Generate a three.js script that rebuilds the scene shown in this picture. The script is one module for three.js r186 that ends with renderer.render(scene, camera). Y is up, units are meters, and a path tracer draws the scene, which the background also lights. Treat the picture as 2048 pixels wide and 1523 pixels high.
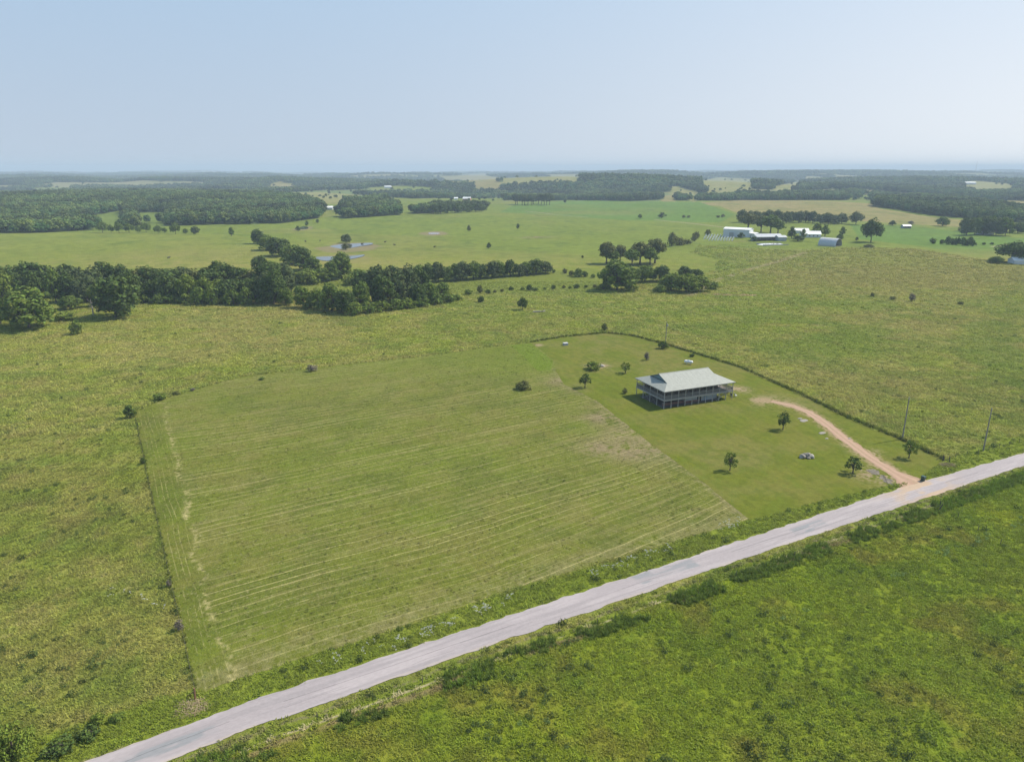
import * as THREE from 'three';
import { mergeGeometries } from 'three/addons/utils/BufferGeometryUtils.js';

// ---------------------------------------------------------------- camera, sky, sun, exposure
const EYE = 66, FOCAL = 1417, PITCH = Math.atan((761.5 - 336) / FOCAL);
const camera = new THREE.PerspectiveCamera(2 * Math.atan(761.5 / FOCAL) * 180 / Math.PI, 1024 / 761, 1, 60000);
camera.position.set(0, EYE, 0);
camera.rotation.x = -PITCH;
const scene = new THREE.Scene();
const SUN = new THREE.Vector3(0.615, 0.755, -0.23).normalize();
const EXPOSURE = 1.25;
const lerpN = (a, b, t) => a + (b - a) * t;

const skyTexture = (() => {                                          // clear summer sky, paler towards the horizon and round the sun
  const W = 512, H = 256, data = new Float32Array(W * H * 4);
  for (let r = 0; r < H; r++) {
    const up = ((r + 0.5) / H - 0.5) * Math.PI, y = Math.sin(up);
    for (let c = 0; c < W; c++) {
      const a = ((c + 0.5) / W - 0.5) * 2 * Math.PI, x = Math.cos(a) * Math.cos(up), z = Math.sin(a) * Math.cos(up);
      const cs = x * SUN.x + y * SUN.y + z * SUN.z, up1 = Math.max(0, y), k = Math.exp(-up1 * 3), g = Math.pow(Math.max(0, (cs + 0.3) / 1.3), 3), t = Math.min(1, up1 / 0.47), w = Math.max(0, up1 - 0.47) / 0.53;
      const low = [0.53, 0.62, 0.73], mid = [0.28, 0.525, 0.82], top = [0.13, 0.28, 0.52], glow = [[0.34, 1.05], [0.28, 0.88], [0.23, 0.62]], o = (r * W + c) * 4;
      for (let i = 0; i < 3; i++) data[o + i] = (lerpN(lerpN(low[i], mid[i], t), top[i], Math.sqrt(w) * 0.5 + w * 0.5) + g * (glow[i][0] + glow[i][1] * k * (1 - t))) / EXPOSURE;
      data[o + 3] = 1;
    }
  }
  const t = new THREE.DataTexture(data, W, H, THREE.RGBAFormat, THREE.FloatType);
  t.mapping = THREE.EquirectangularReflectionMapping; t.magFilter = THREE.LinearFilter; t.needsUpdate = true;
  return t;
})();
scene.background = skyTexture;
scene.environment = skyTexture;
const sun = new THREE.DirectionalLight(new THREE.Color(1.0, 0.93, 0.80), 5.0);
sun.position.copy(SUN).multiplyScalar(600).add(new THREE.Vector3(0, 0, -220));
sun.target.position.set(0, 0, -220);
sun.castShadow = true;
sun.shadow.mapSize.set(4096, 4096);
Object.assign(sun.shadow.camera, { left: -420, right: 420, top: 420, bottom: -420, near: 10, far: 1400 });
scene.add(sun, sun.target);
scene.fog = new THREE.FogExp2(new THREE.Color(0.70, 0.86, 1.0), 0.000165);
const renderer = new THREE.WebGLRenderer({ antialias: true });
renderer.toneMapping = THREE.LinearToneMapping;
renderer.toneMappingExposure = EXPOSURE;
renderer.shadowMap.enabled = true;
renderer.setSize(1024, 761);

// ---------------------------------------------------------------- helpers
function rng(seed) { let s = seed | 0; return () => { s = (s + 0x6d2b79f5) | 0; let t = Math.imul(s ^ (s >>> 15), 1 | s); t = (t + Math.imul(t ^ (t >>> 7), 61 | t)) ^ t; return ((t ^ (t >>> 14)) >>> 0) / 4294967296; }; }
const R = rng(7), rr = (a, b) => a + (b - a) * R();
const LAT = 256, lattice = new Float32Array(LAT * LAT);
{ const q = rng(91); for (let i = 0; i < LAT * LAT; i++) lattice[i] = q(); }
function vn(x, y) {                                                  // value noise 0..1
  let ix = Math.floor(x), iy = Math.floor(y);
  let fx = x - ix, fy = y - iy; fx = fx * fx * (3 - 2 * fx); fy = fy * fy * (3 - 2 * fy);
  ix &= 255; iy &= 255; const jx = (ix + 1) & 255, jy = ((iy + 1) & 255) << 8; iy <<= 8;
  const a = lattice[iy + ix], b = lattice[iy + jx], c = lattice[jy + ix], d = lattice[jy + jx];
  return a + (b - a) * fx + (c - a + (a - b - c + d) * fx) * fy;
}
function fbm(x, y, n) { let s = 0, a = 0.5, t = 0; for (let i = 0; i < n; i++) { s += a * vn(x, y); t += a; a *= 0.55; x = x * 2.03 + 17.3; y = y * 2.03 + 5.1; } return s / t; }
const ss = (a, b, x) => { const t = Math.min(1, Math.max(0, (x - a) / (b - a))); return t * t * (3 - 2 * t); };
const lerp = (a, b, t) => a + (b - a) * t;
const taken = new Map();
function numbered(name) { const n = taken.get(name) || 0; taken.set(name, n + 1); return n ? name + '_' + String(n).padStart(3, '0') : name; }
function tag(o, label, category, group) { o.userData.label = label; if (category) o.userData.category = category; if (group) o.userData.group = group; return o; }
function shade(o) { o.traverse((m) => { if (m.isMesh) { m.castShadow = true; m.receiveShadow = true; } }); return o; }
function thing(name, label, category, pos, turn = 0, group) {
  const o = new THREE.Group(); o.name = numbered(name); o.position.copy(pos); o.rotation.y = turn; scene.add(o);
  return tag(o, label, category, group);
}
function mesh(name, geometry, material, parent) { const m = new THREE.Mesh(geometry, material); m.name = parent ? name : numbered(name); m.castShadow = m.receiveShadow = true; (parent || scene).add(m); return m; }
function structure(name, geometry, material) { const m = mesh(name, geometry, material); m.userData.kind = 'structure'; return m; }
function stuff(o) { o.userData.kind = 'stuff'; return o; }
const std = (r, g, b, roughness = 0.85, extra = {}) => new THREE.MeshStandardMaterial({ color: new THREE.Color().setRGB(r, g, b), roughness, side: THREE.DoubleSide, ...extra });
function box(w, h, d, x = 0, y = 0, z = 0, ry = 0) { const g = new THREE.BoxGeometry(w, h, d); if (ry) g.rotateY(ry); g.translate(x, y, z); return g; }
function bar(a, b, r, n = 5) {                                       // a round bar between two points
  const d = new THREE.Vector3().subVectors(b, a), g = new THREE.CylinderGeometry(r, r, d.length(), n);
  g.applyQuaternion(new THREE.Quaternion().setFromUnitVectors(new THREE.Vector3(0, 1, 0), d.clone().normalize()));
  return g.translate((a.x + b.x) / 2, (a.y + b.y) / 2, (a.z + b.z) / 2);
}
const V = (x, y, z) => new THREE.Vector3(x, y, z);

// ---------------------------------------------------------------- lie of the land
const HILLS = [                                                      // x, z, radius x, radius z, height
  [-390, -650, 230, 120, 5.0], [-760, -1450, 620, 330, 13], [380, -2250, 480, 300, 27], [-350, -2300, 500, 260, 8], [2100, -4900, 2600, 700, 44], [530, -1260, 270, 240, 8],
  [300, -650, 170, 150, 3.5], [-40, -420, 180, 45, -2.2], [-80, -1000, 260, 160, 3], [1500, -2700, 600, 350, 16], [-2600, -5200, 1500, 600, 14], [900, -1750, 260, 200, -6],
];
function h(x, z) {
  const d = -z;
  let y = (vn(x / 70 + 3.2, z / 70 + 9.1) - 0.5) * 1.0 * ss(120, 260, d) + (vn(x / 170 + 13.2, z / 170 + 4.1) - 0.5) * 3.0 * ss(250, 500, d);
  for (const [cx, cz, rx, rz, a] of HILLS) { const u = (x - cx) / rx, v = (z - cz) / rz, q = u * u + v * v; if (q < 9) y += a * Math.exp(-q * 1.2); }
  if (d > 1200 || Math.abs(x) > 1500) {
    const far = Math.max(d, Math.abs(x));
    y += ss(1250, 2600, far) * ((fbm(x / 760 + 40, z / 620 + 12, 3) - 0.5) * 78 - 4) + ss(4500, 9000, far) * (fbm(x / 2600 + 4, z / 2600 + 71, 3) - 0.5) * 60;
    const cap = 48; if (y > cap - 14) y = cap - 14 + 14 * (1 - Math.exp(-(y - cap + 14) / 14));
  }
  return y;
}
const CP = Math.cos(PITCH), SP = Math.sin(PITCH);
function survey(px, py) {                                            // bearing and dip read off the photograph, followed to the land: the place where a thing stands
  const dx = (px - 1024) / FOCAL, dy = -(py - 761.5) / FOCAL, Y = dy * CP - SP, Z = -CP - dy * SP;
  let t = 40, last = 40;
  for (let i = 0; i < 3000; i++) {
    if (EYE + Y * t <= h(dx * t, Z * t)) break;
    last = t; t *= 1.004; if (t > 13300) break;
  }
  let lo = last, hi = t;
  for (let i = 0; i < 24; i++) { const m = (lo + hi) / 2; if (EYE + Y * m <= h(dx * m, Z * m)) hi = m; else lo = m; }
  return V(dx * hi, h(dx * hi, Z * hi), Z * hi);
}
const perMetre = (p) => FOCAL / (-p.z * CP + (EYE - p.y) * SP);
const onLand = (x, z, lift = 0) => V(x, h(x, z) + lift, z);
const poly = (list) => { const p = list.map(([x, y]) => survey(x, y)); let a = 1e9, b = -1e9, c = 1e9, d = -1e9; for (const q of p) { a = Math.min(a, q.x); b = Math.max(b, q.x); c = Math.min(c, q.z); d = Math.max(d, q.z); } p.box = [a, b, c, d]; return p; };
function inside(p, x, z) {
  const b = p.box; if (x < b[0] || x > b[1] || z < b[2] || z > b[3]) return false;
  let c = false;
  for (let i = 0, j = p.length - 1; i < p.length; j = i++) if ((p[i].z > z) !== (p[j].z > z) && x < (p[j].x - p[i].x) * (z - p[i].z) / (p[j].z - p[i].z) + p[i].x) c = !c;
  return c;
}
function along(line, step, wobble = 0, seed = 1) {                    // points every step metres along a line of places
  const out = []; let carry = 0; const q = rng(seed);
  for (let i = 0; i + 1 < line.length; i++) {
    const a = line[i], b = line[i + 1], L = Math.hypot(b.x - a.x, b.z - a.z);
    for (let s = carry; s < L; s += step) { const t = s / L; out.push(V(lerp(a.x, b.x, t) + (q() - 0.5) * wobble, 0, lerp(a.z, b.z, t) + (q() - 0.5) * wobble)); carry = s + step - L; }
  }
  for (const p of out) p.y = h(p.x, p.z);
  return out;
}
const lineOf = (list) => list.map(([x, y]) => survey(x, y));
function toLine(line, x, z) {                                        // distance to a polyline
  let best = 1e9;
  for (let i = 0; i + 1 < line.length; i++) {
    const a = line[i], b = line[i + 1], ux = b.x - a.x, uz = b.z - a.z, t = Math.min(1, Math.max(0, ((x - a.x) * ux + (z - a.z) * uz) / (ux * ux + uz * uz)));
    best = Math.min(best, Math.hypot(x - a.x - ux * t, z - a.z - uz * t));
  }
  return best;
}

// outlines of the fields, the road and the drive
const hayLeft = [[392, 1390], [345, 1180], [300, 980], [268, 822]], hayTop = [[268, 822], [330, 796], [480, 753], [640, 734], [850, 712], [1000, 691], [1062, 684]];
const hayRight = [[1500, 1040], [1395, 955], [1290, 878], [1195, 802], [1128, 768], [1112, 742], [1108, 722], [1062, 684]], hayBottom = [[392, 1390], [500, 1350], [763, 1268], [1000, 1185], [1207, 1122], [1500, 1040]];
const lawnRight = [[1888, 921], [1800, 879], [1700, 838], [1600, 789], [1480, 735], [1330, 689], [1260, 671], [1210, 666]], lawnTop = [[1062, 684], [1130, 673], [1210, 666]], lawnBottom = [[1500, 1040], [1640, 1003], [1780, 970], [1836, 960], [1888, 921]];
const hayPoly = poly([...hayBottom, ...hayRight.slice(1), ...hayTop.slice(0, -1).reverse(), ...hayLeft.slice(1, -1).reverse()]);
const lawnPoly = poly([...lawnBottom, ...lawnRight.slice(1), ...lawnTop.slice(0, -1).reverse(), ...hayRight.slice(1, -1).reverse()]);
const extend = (p, m) => { const a = p[0], b = p[1], y = p[p.length - 2], z = p[p.length - 1]; const far = (s, t) => { const L = Math.hypot(t.x - s.x, t.z - s.z); return onLand(t.x + (t.x - s.x) / L * m, t.z + (t.z - s.z) / L * m); }; return [far(b, a), ...p, far(y, z)]; };
const roadNorth = extend(lineOf([[176, 1523], [500, 1401], [1000, 1237], [1500, 1075], [1794, 978], [2048, 906]]), 160);
const roadSouth = extend(lineOf([[335, 1523], [500, 1457], [1000, 1284], [1530, 1103], [1848, 998], [2048, 931]]), 160);
const roadMid = roadNorth.map((p, i) => onLand((p.x + roadSouth[i].x) / 2, (p.z + roadSouth[i].z) / 2));
const roadFit = (() => { const a = roadMid[1], b = roadMid[6], L = Math.hypot(b.x - a.x, b.z - a.z); return { a, ux: (b.x - a.x) / L, uz: (b.z - a.z) / L }; })();
const northOf = (x, z) => { const dx = x - roadFit.a.x, dz = z - roadFit.a.z; return dx * roadFit.uz - dz * roadFit.ux; };
const roadPoly = (() => { const p = [...roadNorth, ...[...roadSouth].reverse()], xs = p.map((q) => q.x), zs = p.map((q) => q.z); p.box = [Math.min(...xs), Math.max(...xs), Math.min(...zs), Math.max(...zs)]; return p; })();
const drive = lineOf([[1850, 978], [1828, 966], [1790, 946], [1740, 915], [1690, 878], [1650, 846], [1615, 823], [1580, 810], [1545, 803], [1522, 801]]);

// ---------------------------------------------------------------- painted-by-nature surface textures (world plan, colour of the matter only)
const TO8 = new Uint8Array(4097); for (let i = 0; i <= 4096; i++) { const c = i / 4096; TO8[i] = Math.round(255 * (c <= 0.0031308 ? 12.92 * c : 1.055 * Math.pow(c, 1 / 2.4) - 0.055)); }
function plan(W, H, [x0, x1, z0, z1], f) {                            // a top-down plan; v runs from z1 (south) to z0 (north)
  const data = new Uint8Array(W * H * 4), c = [0, 0, 0];
  for (let r = 0, o = 0; r < H; r++) { const z = z1 + (z0 - z1) * (r + 0.5) / H; for (let k = 0; k < W; k++, o += 4) { f(x0 + (x1 - x0) * (k + 0.5) / W, z, c); for (let i = 0; i < 3; i++) data[o + i] = TO8[Math.max(0, Math.min(4096, c[i] * 4096 | 0))]; data[o + 3] = 255; } }
  const t = new THREE.DataTexture(data, W, H); t.colorSpace = THREE.SRGBColorSpace; t.magFilter = THREE.LinearFilter; t.minFilter = THREE.LinearFilter; t.needsUpdate = true;
  return t;
}
const planUV = (x, z, [x0, x1, z0, z1]) => [(x - x0) / (x1 - x0), (z1 - z) / (z1 - z0)];
const put = (c, r, g, b) => { c[0] = r; c[1] = g; c[2] = b; };
const mixTo = (c, r, g, b, t) => { c[0] += (r - c[0]) * t; c[1] += (g - c[1]) * t; c[2] += (b - c[2]) * t; };
const gain = (c, k) => { c[0] *= k; c[1] *= k; c[2] *= k; };
const bumpTile = (() => {                                            // relief of a grass sward, repeats every 24 m
  const N = 1024, data = new Uint8Array(N * N * 4), L = 256;
  const wrapNoise = (x, y, p) => { const ix = Math.floor(x), iy = Math.floor(y), fx = x - ix, fy = y - iy, at = (i, j) => lattice[((j % p) << 8) + (i % p)]; const a = at(ix, iy), b = at(ix + 1, iy), c = at(ix, iy + 1), d = at(ix + 1, iy + 1), u = fx * fx * (3 - 2 * fx), w = fy * fy * (3 - 2 * fy); return lerp(lerp(a, b, u), lerp(c, d, u), w); };
  for (let y = 0, o = 0; y < N; y++) for (let x = 0; x < N; x++, o += 4) {
    const u = x / N, v = y / N, g = 0.34 * wrapNoise(u * 24, v * 24, 24) + 0.36 * wrapNoise(u * 64, v * 64, 64) + 0.3 * wrapNoise(u * 200, v * 200, 200);
    data[o] = data[o + 1] = data[o + 2] = Math.round(255 * g); data[o + 3] = 255;
  }
  const t = new THREE.DataTexture(data, N, N); t.wrapS = t.wrapT = THREE.RepeatWrapping; t.magFilter = THREE.LinearFilter; t.needsUpdate = true;
  return t;
})();
function bumpFor([x0, x1, z0, z1], size = 24) { const t = bumpTile.clone(); t.repeat.set((x1 - x0) / size, (z1 - z0) / size); t.needsUpdate = true; return t; }

// pasture sward: greens and straw in drifts, seed heads, weeds
function pastureColour(x, z, c) {
  const big = fbm(x / 46 + 7, z / 46 + 31, 3), mid = fbm(x / 9 + 70, z / 9 + 3, 3), fine = fbm(x / 1.3, z / 1.3, 2), speck = vn(x / 0.36 + 5, z / 0.36 + 8), dry = fbm(x / 5.2 + 3, z / 5.2 + 77, 3);
  const d = -z, south = ss(-2, -7, northOf(x, z)), east = ss(60, 190, x) * ss(130, 190, d);
  put(c, 0.138, 0.158, 0.024);
  mixTo(c, 0.200, 0.182, 0.048, ss(0.36, 0.72, big * 0.45 + dry * 0.55 + (1 - south) * 0.05 - east * 0.06) * (0.72 - 0.42 * south));
  const drift = fbm(x / 115 + 23, z / 150 + 64, 2); mixTo(c, 0.205, 0.176, 0.058, ss(0.46, 0.70, drift) * 0.5 * (1 - south)); mixTo(c, 0.118, 0.150, 0.022, ss(0.46, 0.26, drift) * (0.18 + 0.2 * south));
  mixTo(c, 0.092, 0.124, 0.018, ss(0.46, 0.76, mid) * 0.55);
  mixTo(c, 0.160, 0.182, 0.018, ss(0.52, 0.80, fbm(x / 14 + 19, z / 14 + 57, 3)) * 0.45);
  mixTo(c, 0.165, 0.128, 0.046, ss(0.52, 0.80, fbm(x / 7 + 119, z / 7 + 157, 3)) * (0.30 + 0.25 * south));
  mixTo(c, 0.260, 0.225, 0.085, ss(0.62, 0.82, speck * 0.5 + dry * 0.5) * 0.5 * (1 - 0.6 * south));
  mixTo(c, 0.055, 0.082, 0.014, ss(0.60, 0.80, fine * 0.7 + speck * 0.3) * 0.55);
  gain(c, 0.80 + 0.66 * fine);
  if (south > 0.5) { c[0] *= 0.88; c[1] *= 0.96; c[2] *= 0.5; }
}
const hayEdge = lineOf(hayLeft), hayEdgeTop = lineOf(hayTop), hayEdgeRight = lineOf(hayRight), lawnFence = lineOf(lawnRight), lawnFenceTop = lineOf(lawnTop);
const tanVerge = 4.6;
const yellowPatch = survey(2006, 1030);
const NEAR = [-150, 162, -177, 12], MID = [-345, 345, -480, -177];
function groundColour(x, z, c) {
  pastureColour(x, z, c);
  const n = northOf(x, z);
  if (n > -22 && n < 12) {
    if (Math.abs(x - yellowPatch.x) < 16) mixTo(c, 0.21, 0.23, 0.012, Math.exp(-((x - yellowPatch.x) ** 2 + (z - yellowPatch.z) ** 2) / 22) * ss(0.35, 0.6, vn(x / 0.6, z / 0.6)) * 0.8);
    const wob = (vn(x / 3.1, z / 3.1) - 0.5) * 0.9, fine = vn(x / 0.5 + 9, z / 0.5), m = n + wob;
    const verge = ss(2.2, 2.9, m) * (1 - ss(8.6, 9.8, m)) + (1 - ss(-3.9, -2.4, m) ) * ss(-4.6, -3.8, m);
    mixTo(c, 0.130, 0.165, 0.016, verge * 0.8); if (verge > 0.2) gain(c, 0.8 + 0.4 * fine);
    mixTo(c, 0.34, 0.29, 0.175, (ss(-4.75, -4.55, n + wob * 0.4) * (1 - ss(-4.35, -4.15, n + wob * 0.4))) * ss(0.30, 0.5, vn(x / 2.2 + 40, z / 2.2 + 4) * 0.5 + vn(x / 17 + 3, z / 17) * 0.5) * 0.8);
    mixTo(c, 0.20, 0.135, 0.085, (ss(-6.8, -5.6, m) * (1 - ss(-5.4, -4.9, m))) * ss(0.45, 0.6, vn(x / 6, z / 9)) * 0.6);
    const edge = ss(2.0, 2.3, m) * (1 - ss(2.5, 3.1, m)) + ss(-3.2, -2.7, m) * (1 - ss(-2.5, -2.2, m));
    mixTo(c, 0.155, 0.125, 0.085, edge * 0.55 * ss(0.3, 0.6, fine));
  }
}
const strawLine = (t) => { const q = t / 2.05, i = Math.floor(q), f = q - i, k = vn(i * 7.31, 3.3); const w = 0.05 + 0.06 * k, pos = 0.3 + 0.4 * vn(i * 3.7, 9.1); return [Math.max(0, 1 - Math.abs(f - pos) / w), k]; };
const HAYBOX = [-118, 68, -296, -70], LAWNBOX = [4, 112, -296, -112];
const greenPlot = poly([[1020, 690], [1062, 686], [1106, 722], [1102, 740], [1075, 742], [1050, 715]]);
const residue = [survey(1205, 835), survey(1250, 870), survey(1200, 895), survey(1300, 895), survey(1120, 760), survey(1260, 905)];
function hayColour(x, z, c) {
  const big = fbm(x / 22 + 4, z / 22 + 8, 3), mid = fbm(x / 4.5 + 30, z / 4.5 + 6, 3), fine = fbm(x / 0.7, z / 0.7, 2), speck = vn(x / 0.24 + 3, z / 0.24 + 60);
  put(c, 0.124, 0.140, 0.020);
  mixTo(c, 0.152, 0.140, 0.036, ss(0.40, 0.65, mid) * 0.5);
  mixTo(c, 0.110, 0.146, 0.013, ss(0.50, 0.72, big) * 0.55);
  mixTo(c, 0.086, 0.106, 0.017, ss(0.5, 0.72, fbm(x / 9 + 77, z / 13 + 16, 3)) * 0.55);
  const dl = toLine(hayEdge, x, z), dr = toLine(hayEdgeRight, x, z), db = northOf(x, z) - 9;
  // mown passes run with the road, headland passes with the west fence
  const wob = (vn(x / 34 + 5, z / 34 + 2) - 0.5) * 3.0 + (vn(x / 4 + 8, z / 4) - 0.5) * 0.35, t = x * 0.525 + z * 0.851 + wob + 0.0009 * (x + 20) * (x + 20);
  const headW = lerp(4.6, 7.6, ss(-90, -185, z)) + (vn(z / 7, 3) - 0.5) * 1.6, inner = ss(headW - 0.8, headW + 1.2, dl);
  let [s, k] = strawLine(t), weak = strawLine(t * 2.9 + 40)[0];
  const sAlong = x * 0.851 - z * 0.525, strand = vn(t / 0.42 + 9, sAlong / 7 + 3), strand2 = vn(t / 0.9 + 31, sAlong / 12 + 8);
  mixTo(c, 0.185, 0.172, 0.058, ss(0.55, 0.85, strand * 0.6 + strand2 * 0.4) * 0.55 * ss(3, 8, dl)); mixTo(c, 0.080, 0.100, 0.014, ss(0.55, 0.85, 1 - strand * 0.6 - strand2 * 0.4) * 0.5);
  const broken = 0.25 + 0.75 * ss(0.22, 0.6, vn(sAlong / 19 + 51, t / 3 + 2) * 0.7 + vn(x / 1.1 + 5, z / 1.1 + 23) * 0.3);
  let straw = (s * (0.30 + 0.9 * k) + weak * 0.42) * broken * inner;
  const hl = strawLine(dl * 1.9 + (vn(z / 9, 8) - 0.5) * 0.8 + 9);
  straw += hl[0] * 0.7 * (1 - inner) * ss(0.3, 0.65, vn(x / 4 + 5, z / 4 + 7) * 0.5 + vn(x / 0.6 + 5, z / 0.6 + 7) * 0.5);
  straw += Math.exp(-Math.pow((dl - headW) / 0.6, 2)) * 0.8 * ss(0.40, 0.72, vn(x / 0.55 + 15, z / 0.55 + 71) * 0.55 + vn(x / 2.3, z / 2.3) * 0.25 + vn(x / 6, z / 6) * 0.2);
  for (const q of residue) { const e = Math.exp(-((x - q.x) ** 2 + (z - q.z) ** 2) / 30); if (e > 0.02) { mixTo(c, 0.215, 0.165, 0.095, e * 0.85 * ss(0.3, 0.62, mid * 0.6 + fine * 0.5)); } }
  mixTo(c, 0.205, 0.165, 0.095, Math.exp(-dr / 1.8) * 0.55 * ss(0.3, 0.6, mid * 0.5 + fine * 0.5));
  mixTo(c, 0.190, 0.165, 0.085, ss(8, 1, db) * 0.4 * ss(0.3, 0.6, mid * 0.5 + fine * 0.5));
  if (inside(greenPlot, x, z)) { mixTo(c, 0.105, 0.160, 0.010, 0.8); straw *= 0.15; }
  const north = ss(205, 250, -z); straw *= 1 - 0.72 * north * ss(60, 20, dr); mixTo(c, 0.112, 0.150, 0.014, north * 0.5);
  mixTo(c, 0.345, 0.300, 0.130, Math.min(0.9, straw * (0.62 + 0.7 * fine)));
  mixTo(c, 0.062, 0.088, 0.024, ss(0.62, 0.85, speck * 0.5 + fine * 0.5) * 0.5);
  mixTo(c, 0.27, 0.24, 0.12, ss(0.78, 0.92, vn(x / 0.3 + 77, z / 0.3)) * 0.4);
  gain(c, 0.76 + 0.46 * fine);
}
const driveHead = survey(1545, 803);
const bareSpots = [[1190, 733, 3.2], [1205, 731, 2.2], [1480, 778, 3], [1760, 952, 4.5], [1745, 945, 3], [1735, 905, 3], [1075, 690, 2]].map(([x, y, r]) => [survey(x, y), r]);
function lawnColour(x, z, c) {
  const big = fbm(x / 18 + 9, z / 18 + 44, 3), mid = fbm(x / 4 + 12, z / 4 + 66, 3), fine = fbm(x / 0.6 + 1, z / 0.6 + 9, 2);
  put(c, 0.118, 0.134, 0.016);
  mixTo(c, 0.150, 0.142, 0.040, ss(0.42, 0.66, big + ss(215, 265, -z) * 0.14) * 0.72);
  mixTo(c, 0.094, 0.126, 0.011, ss(0.5, 0.7, mid) * 0.5);
  mixTo(c, 0.150, 0.140, 0.030, ss(0.48, 0.7, fbm(x / 8 + 61, z / 11 + 7, 3)) * 0.5); mixTo(c, 0.085, 0.108, 0.012, ss(0.5, 0.72, fbm(x / 2.2 + 6, z / 2.2 + 71, 2)) * 0.45);
  const s = Math.sin((x * 0.93 + z * -0.37 + (vn(x / 20, z / 20) - 0.5) * 5) * 2.2); gain(c, 1 + 0.035 * s);
  for (const [p, r] of bareSpots) { const e = Math.exp(-((x - p.x) ** 2 + (z - p.z) ** 2) / (r * r)); if (e > 0.03) mixTo(c, 0.27, 0.205, 0.125, Math.min(1, e * 1.3) * ss(0.35, 0.6, mid * 0.5 + fine * 0.5)); }
  const dd = toLine(drive, x, z), e = Math.hypot(x - driveHead.x, z - driveHead.z);
  mixTo(c, 0.30, 0.215, 0.130, ss(0.36, 0.62, mid * 0.5 + fine * 0.5 + (2.3 - dd) * 0.10) * ss(4.2, 1.2, dd) * 0.8);
  mixTo(c, 0.29, 0.215, 0.128, ss(0.42, 0.66, mid * 0.55 + fine * 0.45) * Math.exp(-e * e / 40) * 0.8);
  mixTo(c, 0.055, 0.085, 0.018, ss(0.6, 0.82, fine * 0.6 + vn(x / 0.3, z / 0.3) * 0.4) * 0.4);
  gain(c, 0.82 + 0.36 * fine);
}

// far land: meadows between the woods
const MEADOW = { green: [0.132, 0.165, 0.026], lime: [0.155, 0.180, 0.030], bright: [0.098, 0.162, 0.026], glade: [0.120, 0.160, 0.028], tan: [0.215, 0.182, 0.068], pale: [0.205, 0.195, 0.070] };
const meadows = [
  ['lime', [[-200, 540], [530, 525], [505, 478], [470, 470], [400, 466], [250, 462], [60, 466], [-200, 480]]],
  ['bright', [[1040, 404], [1140, 400], [1400, 404], [1470, 428], [1440, 445], [1250, 440], [1100, 430], [1000, 424]]],
  ['tan', [[1362, 407], [1480, 400], [1640, 401], [1752, 407], [1760, 417], [1850, 432], [1950, 442], [2060, 452], [2050, 462], [1900, 452], [1720, 442], [1600, 435], [1480, 428], [1440, 412]]],
  ['bright', [[1700, 448], [1820, 452], [2060, 478], [2060, 520], [1960, 515], [1840, 492], [1720, 478]]],
  ['pale', [[520, 386], [640, 384], [700, 388], [770, 396], [690, 402], [640, 407], [590, 395]]],
  ['green', [[700, 389], [830, 397], [1000, 392], [1012, 398], [960, 404], [900, 414], [800, 418], [790, 408], [770, 397]]],
  ['tan', [[528, 371], [560, 362], [596, 370], [580, 373]]], ['green', [[735, 375], [800, 371], [870, 374], [860, 379], [740, 379]]],
  ['tan', [[880, 352], [960, 349], [1000, 355], [990, 361], [890, 358]]], ['pale', [[1000, 356], [1160, 352], [1160, 357], [1010, 362]]], ['tan', [[946, 366], [1004, 364], [1002, 376], [950, 374]]],
  ['pale', [[1398, 362], [1440, 354], [1500, 357], [1510, 368], [1470, 376], [1410, 378], [1420, 370]]], ['pale', [[1330, 374], [1352, 372], [1400, 384], [1390, 390]]], ['tan', [[1320, 393], [1352, 388], [1352, 394], [1330, 398]]],
  ['pale', [[1545, 373], [1600, 362], [1602, 367], [1560, 378]]], ['green', [[1690, 397], [1740, 388], [1742, 394], [1700, 400]]], ['pale', [[1925, 368], [1945, 361], [2010, 366], [2040, 374], [1960, 378]]],
  ['tan', [[1910, 402], [1990, 400], [2060, 402], [2060, 412], [1960, 416]]], ['green', [[60, 375], [140, 374], [152, 378], [70, 379]]], ['pale', [[338, 383], [420, 379], [500, 381], [500, 385], [340, 387]]],
  ['glade', [[172, 441], [236, 437], [252, 427], [240, 421], [186, 431]]], ['glade', [[270, 435], [330, 434], [322, 424], [276, 425]]],
].map(([k, p]) => { const b = p.reduce((q, [x, y]) => [Math.min(q[0], x), Math.max(q[1], x), Math.min(q[2], y), Math.max(q[3], y)], [1e9, -1e9, 1e9, -1e9]), pts = p.map(([x, z]) => ({ x, z })); pts.box = b; return [MEADOW[k], pts]; });
const woods = [
  [[-300, 476], [60, 466], [160, 461], [250, 459], [330, 452], [420, 449], [560, 447], [636, 436], [652, 421], [640, 408], [590, 397], [500, 388], [330, 382], [-300, 382]],
  [[690, 405], [760, 402], [800, 413], [790, 421], [700, 424], [668, 424]], [[672, 433], [800, 424], [800, 430], [690, 437]], [[820, 424], [870, 418], [872, 426], [825, 428]],
  [[1745, 412], [1752, 402], [1850, 398], [1950, 408], [2060, 424], [2060, 446], [1950, 438], [1860, 430], [1800, 420]],
  [[700, 388], [800, 384], [900, 386], [1000, 388], [1000, 392], [900, 396], [830, 396], [760, 392]],
].map(poly);
const TREETOP = 13;
const sight = (x, y, z) => { const c = (EYE - y) * SP - z * CP; return [1024 + FOCAL * x / c, 761.5 - FOCAL * ((y - EYE) * CP - z * SP) / c]; };   // the reverse of survey()
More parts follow.
